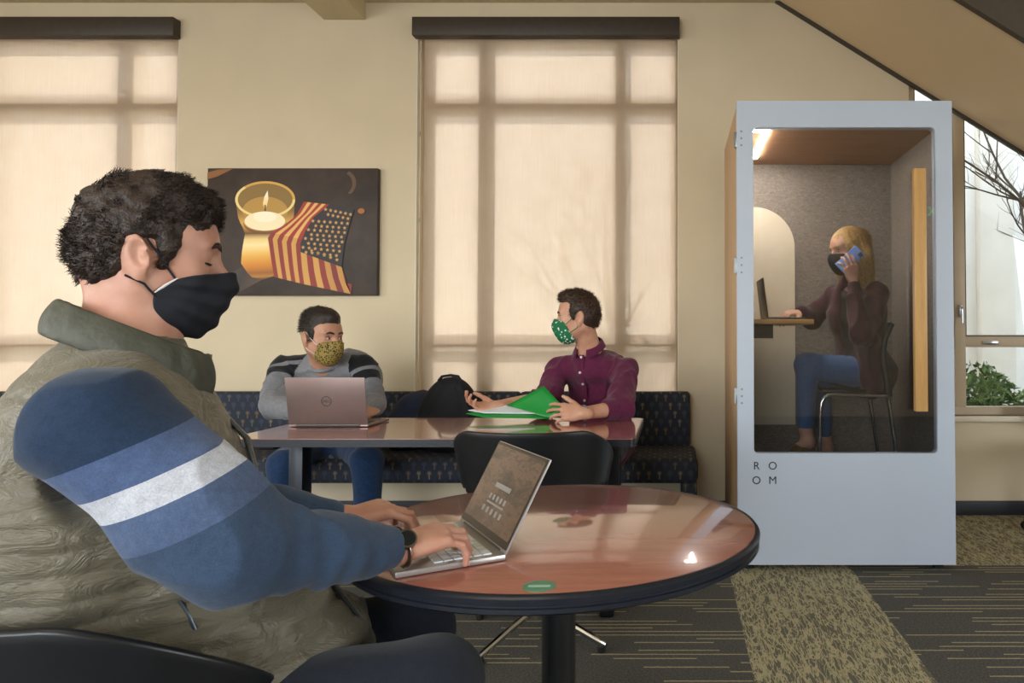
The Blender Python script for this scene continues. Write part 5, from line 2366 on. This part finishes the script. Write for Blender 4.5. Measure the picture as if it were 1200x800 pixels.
hair_with_strands(p2, Sh, K2, H2, 'hair_brown', 2600, .018, 22,
                  lambda q, n, g: (H2.A[:, 0] * .5)[None, :] * np.clip(q[:, 2:3] * 12, -1, 1) + n * .45 + g.normal(size=n.shape) * .25 - H2.A[:, 2][None, :] * np.clip(.04 - q[:, 2:3], 0, .1) * 9, r=.0013, disp=lambda V: .002 * vnoise(V * 60, 1))
mask_on(H2, K2, p2, 'mask_green', 'strap_green', side_x=.034, top=(-.008, -.040), h=.0035, bulge=1.06)
W = SDF()
tor2(W, .012)
C2L = E2L + (W2L - E2L) * .28
C2R = E2R + (W2R - E2R) * .20
arm(W, (S2R, E2R, C2R), (.066, .060, .052))
arm(W, (S2L, E2L, C2L), (.068, .062, .052))
T2.ell(W, (-.02, 0, .06), (.15, .19, .12), .05)
sdf_obj('shirt', W, .005, 'shirt_burgundy', p2, disp=lambda V: .018 * folds(V, 11, 41, (1, 1, .6)) ** 2 + .002 * vnoise(V * 34, 5) - .007)
for C_, A_, B_ in ((C2L, E2L, W2L), (C2R, E2R, W2R)):
    ax_ = (B_ - A_) / np.linalg.norm(B_ - A_)
    m = SDF().cone(C_ - ax_ * .012, C_ + ax_ * .018, .053, .050, .01)
    m.cut(C_ + ax_ * .035, ax_, .004)
    sdf_obj('rolled_cuff', m, .005, 'shirt_burgundy', p2, disp=lambda V: .003 * folds(V, 20, 3))
# collar, placket, buttons and pocket
NK2 = Frame(N2, F2)
m = bmesh.new()
prev = None
for k in range(29):
    a = R(22 + 316 * k / 28)
    fx, l_ = math.cos(a), math.sin(a)
    z0 = .022 - .034 * fx
    row = [m.verts.new(NK2(.006 + rr_ * fx, rr_ * l_, z0 + dz_)) for rr_, dz_ in ((.062, .028), (.074, .022), (.090, -.008 - .018 * max(0, fx)))]
    if prev:
        for j in range(2):
            m.faces.new((prev[j], row[j], row[j + 1], prev[j + 1]))
    prev = row
o = MB().bm(m).build('collar', 'shirt_burgundy', p2, 180, world=True)
md = o.modifiers.new('thickness', 'SOLIDIFY')
md.thickness = .004
ln2 = np.linalg.norm(N2 - np.array(O2))
zs = [ln2 - .045, ln2 - .12, ln2 - .20, ln2 - .28, ln2 - .36]
pl = W.project([T2(.2, .0, z) for z in np.linspace(ln2 - .03, .10, 9)], .007)
MB().tube([tuple(p) for p in pl], .016, 8, flat=(.2, 1.0), up=tuple(F2)).build('placket', 'shirt_burgundy', p2, 60, world=True)
for z in zs:
    c = W.project([T2(.2, .0, z)], .012)[0]
    g = W.grad(c[None])[0]
    MB().tube([tuple(c - g * .004), tuple(c + g * .0025)], .0066, 12).build('button', 'button_white', p2, 40, world=True)
cb = Vector(W2L) + (Vector(E2L) - Vector(W2L)) * .06
axb = (Vector(E2L) - Vector(W2L)).normalized()
u1 = axb.cross(Vector((0, 0, 1))).normalized()
u2 = axb.cross(u1)
MB().tube([cb + u1 * (.033 * math.cos(2 * PI * k / 24)) + u2 * (.033 * math.sin(2 * PI * k / 24)) for k in range(24)], .006, 8, closed=True, flat=(.5, 1), up=axb).build('bracelet', 'bracelet_grey', p2, 60, world=True)
J = SDF()
leg2(J, .004)
T2.ell(J, (0, 0, .07), (.14, .175, .10), .05)
sdf_obj('trousers', J, .0065, 'trousers_dark', p2, disp=lambda V: .006 * folds(V, 12, 33))
for (h_, k_, a_, r_) in legs2:
    shoe(p2, (a_[0], a_[1] + .02, .055), (a_[0] - .02, a_[1] - .15, .045), 'shoe_black', sole=.004)

# ---- green folder with papers
simple('folder_green', '#0b8a35', 0.35, var=0.04, scale=8)
simple('paper', '#dde3ea', 0.7)


def sheet(name, quad, thick, mat, parent, n=8, sag=0.0):
    """a thin bent sheet through four corners"""
    a, b, c, d = [Vector(p) for p in quad]
    nn = (b - a).cross(d - a).normalized()
    m = bmesh.new()
    g = []
    for i in range(n + 1):
        r = []
        for j in range(n + 1):
            s, t = i / n, j / n
            p = a.lerp(b, s).lerp(d.lerp(c, s), t)
            p = p + nn * (sag * math.sin(PI * s) * math.sin(PI * t))
            r.append(m.verts.new(p))
        g.append(r)
    for i in range(n):
        for j in range(n):
            m.faces.new((g[i][j], g[i + 1][j], g[i + 1][j + 1], g[i][j + 1]))
    o = MB().bm(m).build(name, mat, parent, 60, world=True)
    md = o.modifiers.new('thickness', 'SOLIDIFY')
    md.thickness = thick
    md.offset = 0
    return o


fo = thing('folder', 'open glossy green pocket folder held over the long table', 'folder', P(600, 489, 3.56))
fl = [P(546, 484.5, 3.60), P(568, 489, 3.545), P(646, 490.5, 3.52), P(590, 477, 3.66)]
sheet('cover', fl, .0022, 'folder_green', fo, sag=.004)
fr_ = [P(590, 477, 3.66), P(646, 490.5, 3.52), P(662, 478, 3.50), P(637, 452, 3.62)]
sheet('cover', fr_, .0022, 'folder_green', fo, sag=-.006)
pp_ = [Vector(p) + Vector((0, .008, .009)) for p in (P(548, 483, 3.61), P(566, 486, 3.56), P(630, 487, 3.56), P(590, 475.5, 3.67))]
sheet('paper_sheets', pp_, .004, 'paper', fo)

# ---- backpack on the bench
bp = thing('backpack', 'dark navy backpack with black straps standing on the bench', 'backpack', (-1.35, 4.3, .475))
Bk = SDF()
bc = P(524, 470, 4.28)
Bk.ell((bc.x, 4.33, .66), (.185, .10, .21), .04)
Bk.ell((bc.x + .01, 4.32, .72), (.15, .10, .19), .04)
Bk.ell((bc.x + .01, 4.30, .60), (.19, .11, .12), .04)
Bk.cut((0, 0, .478), (0, 0, -1), .01)
sdf_obj('back_panel', Bk, .006, 'black_nylon', bp, disp=lambda V: .006 * folds(V, 9, 51))
Bn = SDF()
b2 = P(490, 475, 4.34)
Bn.ell((b2.x, 4.40, .66), (.175, .11, .16), .04)
Bn.ell((b2.x - .10, 4.38, .58), (.12, .10, .11), .05)
Bn.cut((0, 0, .478), (0, 0, -1), .01)
sdf_obj('main_body', Bn, .006, 'navy_nylon', bp, disp=lambda V: .012 * folds(V, 7, 52))
for pts in ([(512, 446), (503, 455), (496, 468), (492, 484), (490, 500)], [(536, 446), (541, 456), (545, 470), (546, 486), (546, 500)]):
    q = Bk.project([P(x, y, 4.18) for x, y in pts], .008)
    MB().tube([tuple(p) for p in q], .024, 10, flat=(.28, 1.0), up=(0, -1, 0)).build('strap', 'black_nylon', bp, 60, world=True)
hd_ = [P(514, 446, 4.26), P(518, 441, 4.26), P(528, 439.5, 4.26), P(537, 441, 4.26), P(540, 446, 4.26)]
MB().tube(hd_, .014, 10, flat=(1.0, .6), up=(0, -1, 0)).build('handle', 'black_nylon', bp, 60, world=True)

# ---------------------------------------------------------------- woman on the phone in the booth
fabric('cardigan_plum', '#2a131b', '#4c2833', 120, 0.9, c3='#805c62')
simple('top_black', '#121214', 0.85, bump=0.2)
fabric('jeans_light', '#2b4a74', '#466a98', 420, 0.4)
simple('mask_black', '#17181a', 0.8, bump=0.2)
fabric('shoe_leopard', '#55432e', '#8a6d48', 120, 0.3, c3='#2b2118')
p3 = thing('person', 'blond woman in plum cardigan and black mask phoning inside the booth', 'person', (sx, 4.02, sz))
F3 = Vector((-.78, -.62, 0)).normalized()
L3 = Vector((0, 0, 1)).cross(F3)
N3 = np.array(P(1000, 330, 4.02))
H3 = Frame(P(994, 292, 3.97), (-.93, -.37, 0), scale=1.0, pitch=R(9))
S3L = np.array(P(1029, 345, 3.90))
S3R = np.array(P(974, 350, 4.15))
E3L, W3L = np.array(P(1010, 392, 3.74)), np.array(P(1000, 330, 3.80))
E3R, W3R = np.array(P(952, 372, 4.17)), np.array(P(938, 366, 4.07))
O3 = np.array((P(1010, 450, 4.03).x, 4.03, sz + .022))
kn1, an1 = np.array(P(946, 428, 3.93)), np.array(P(944, 503, 3.93))
kn2, an2 = np.array(P(962, 437, 4.08)), np.array(P(966, 512, 4.12))
legs3 = [(O3 + np.array((-.03, -.08, .085)), kn1, an1, (.082, .060, .036)), (O3 + np.array((-.03, .07, .075)), kn2, an2, (.080, .058, .036))]
T3, tor3, leg3 = seated_figure(p3, O3, F3, N3, H3, S3R, E3R, W3R, S3L, E3L, W3L, legs3, .90, .13, .095, bust=1)
K3 = SDF()
head_sdf(K3, H3)
neck_sdf(K3, H3, N3, r0=.046, r1=.05)
tor3(K3, -.01)
arm(K3, (S3L, E3L, W3L), (.042, .036, .023))
arm(K3, (S3R, E3R, W3R), (.042, .036, .023))
leg3(K3, -.008)
ft1 = an1 + np.array((-.06, -.03, -.105))
ft2 = an2 + np.array((-.06, .0, -.085))
K3.chain((an1, an1 + np.array((.012, 0, -.07)), ft1), (.033, .033, .026), .03)
K3.chain((an2, an2 + np.array((.012, 0, -.06)), ft2), (.033, .033, .026), .03)
grip = ((12, 30, 20), (10, 30, 22), (12, 32, 24), (16, 36, 26))
hand_sdf(K3, hand_matrix(W3L, (-.22, -.02, 1), (.25, -.95, 0)), -1, grip, ((.75, .55, -.35), 10, 15), sc=.90, spread=1.4)
hand_sdf(K3, hand_matrix(W3R, (-.93, -.30, -.12), (0, -.3, 1)), 1, ((25, 40, 30),) * 4, sc=.90)
sdf_obj('body', K3, .0042, 'skin_pale', p3, relax=1)
eyes_and_brows(H3, K3, p3, 'hair_blond', gaze=(0, -.002))
mask_on(H3, K3, p3, 'mask_black', 'mask_black', side_x=.030, top=(-.012, -.030), h=.0035)
Sh = SDF()
H3.ell(Sh, (-.012, 0, .034), (.104, .086, .092), .02)
H3.ell(Sh, (-.045, 0, -.03), (.075, .085, .11), .04)
H3.ell(Sh, (.135, 0, -.015), (.070, .075, .085), .02, sub=True)
for s in (-1, 1):
    H3.cone(Sh, (.035, s * .072, .02), (-.005, s * .094, -.08), .016, .026, .03)
    H3.cone(Sh, (-.005, s * .094, -.08), (-.012, s * .090, -.21), .030, .020, .03)
    H3.cone(Sh, (-.05, s * .070, -.05), (-.06, s * .075, -.19), .045, .026, .04)
H3.cone(Sh, (-.08, 0, -.05), (-.085, 0, -.20), .05, .03, .04)
hair_with_strands(p3, Sh, K3, H3, 'hair_blond', 3200, .055, 23,
                  lambda q, n, g: -H3.A[:, 2][None, :] * (.3 + np.clip(.07 - q[:, 2:3], 0, .15) * 8) - H3.A[:, 0][None, :] * np.clip(q[:, 2:3] * 8, 0, .8) + n * .05 + g.normal(size=n.shape) * .06, r=.0016, curl=.0006,
                  disp=lambda V: .003 * vnoise(H3.loc(V) * np.array((70, 70, 8)), 1), nseg=5)
# black top under an open cardigan
Tp = SDF()
tor3(Tp, .004)
Tp.cone(np.array(N3) + np.array(F3) * .05 + (0, 0, .03), np.array(N3) + np.array(F3) * .11 - (0, 0, .05), .055, .04, .01, sub=True)
sdf_obj('top', Tp, .0055, 'top_black', p3)
Cg = SDF()
tor3(Cg, .016)
T3.ell(Cg, (-.03, 0, .06), (.15, .185, .13), .05)
T3.cone(Cg, (.14, .0, .05), (.115, .0, .52), .035, .045, .01, sub=True)
arm(Cg, (S3L, E3L, W3L + (E3L - W3L) * .10), (.062, .060, .036))
arm(Cg, (S3R, E3R, W3R + (E3R - W3R) * .10), (.060, .054, .036))
dr = P(1020, 440, 3.90)
Cg.cone(P(1018, 400, 3.88), P(1024, 455, 3.86), .055, .045, .05)
sdf_obj('cardigan', Cg, .005, 'cardigan_plum', p3, disp=lambda V: .016 * folds(V, 11, 61, (1, 1, .6)) ** 2 - .005)
J = SDF()
for (hip, K, A, r) in legs3:
    J.cone(hip, K, r[0] + .003, r[1] + .003, .03)
    J.cone(K, A + (K - A) * .08, r[1] + .003, r[2] + .004, .03)
sdf_obj('jeans', J, .0055, 'jeans_light', p3, disp=lambda V: .004 * folds(V, 13, 63))
for an, ft in ((an1, ft1), (an2, ft2)):
    m = SDF().chain((an + np.array((.018, 0, -.085)), ft), (.030, .029), .02)
    m.ell(an + np.array((-.005, -.004, -.045)), (.024, .03, .03), .01, sub=True)
    sdf_obj('shoe', m, .004, 'shoe_leopard', p3)

# ---- her phone
simple('phone_blue', '#6f8fd0', 0.35, var=0.05)
simple('phone_edge', '#4a5f94', 0.3)
pcn = P(996, 304, 3.845)
phn = thing('smartphone', 'blue smartphone held to the ear of the blond woman', 'phone', pcn)
ang = math.atan2(P(980, 318, 3.845).z - P(1012, 289, 3.845).z, P(980, 318, 3.845).x - P(1012, 289, 3.845).x)
MP = Matrix.Translation(pcn) @ Matrix.Rotation(R(-14), 4, 'Z') @ Matrix.Rotation(-ang, 4, 'Y')
MB().box(-.073, .073, -.0045, .0045, -.036, .036, .004, MP, 3).build('case', 'phone_blue', phn, 40, world=True)
MB().box(-.066, -.044, -.0062, -.0042, .008, .030, .002, MP).build('camera_bump', 'bezel', phn, 40, world=True)
MB().box(-.069, .069, .0042, .0050, -.033, .033, .0, MP).build('screen', 'bezel', phn, 40, world=True)
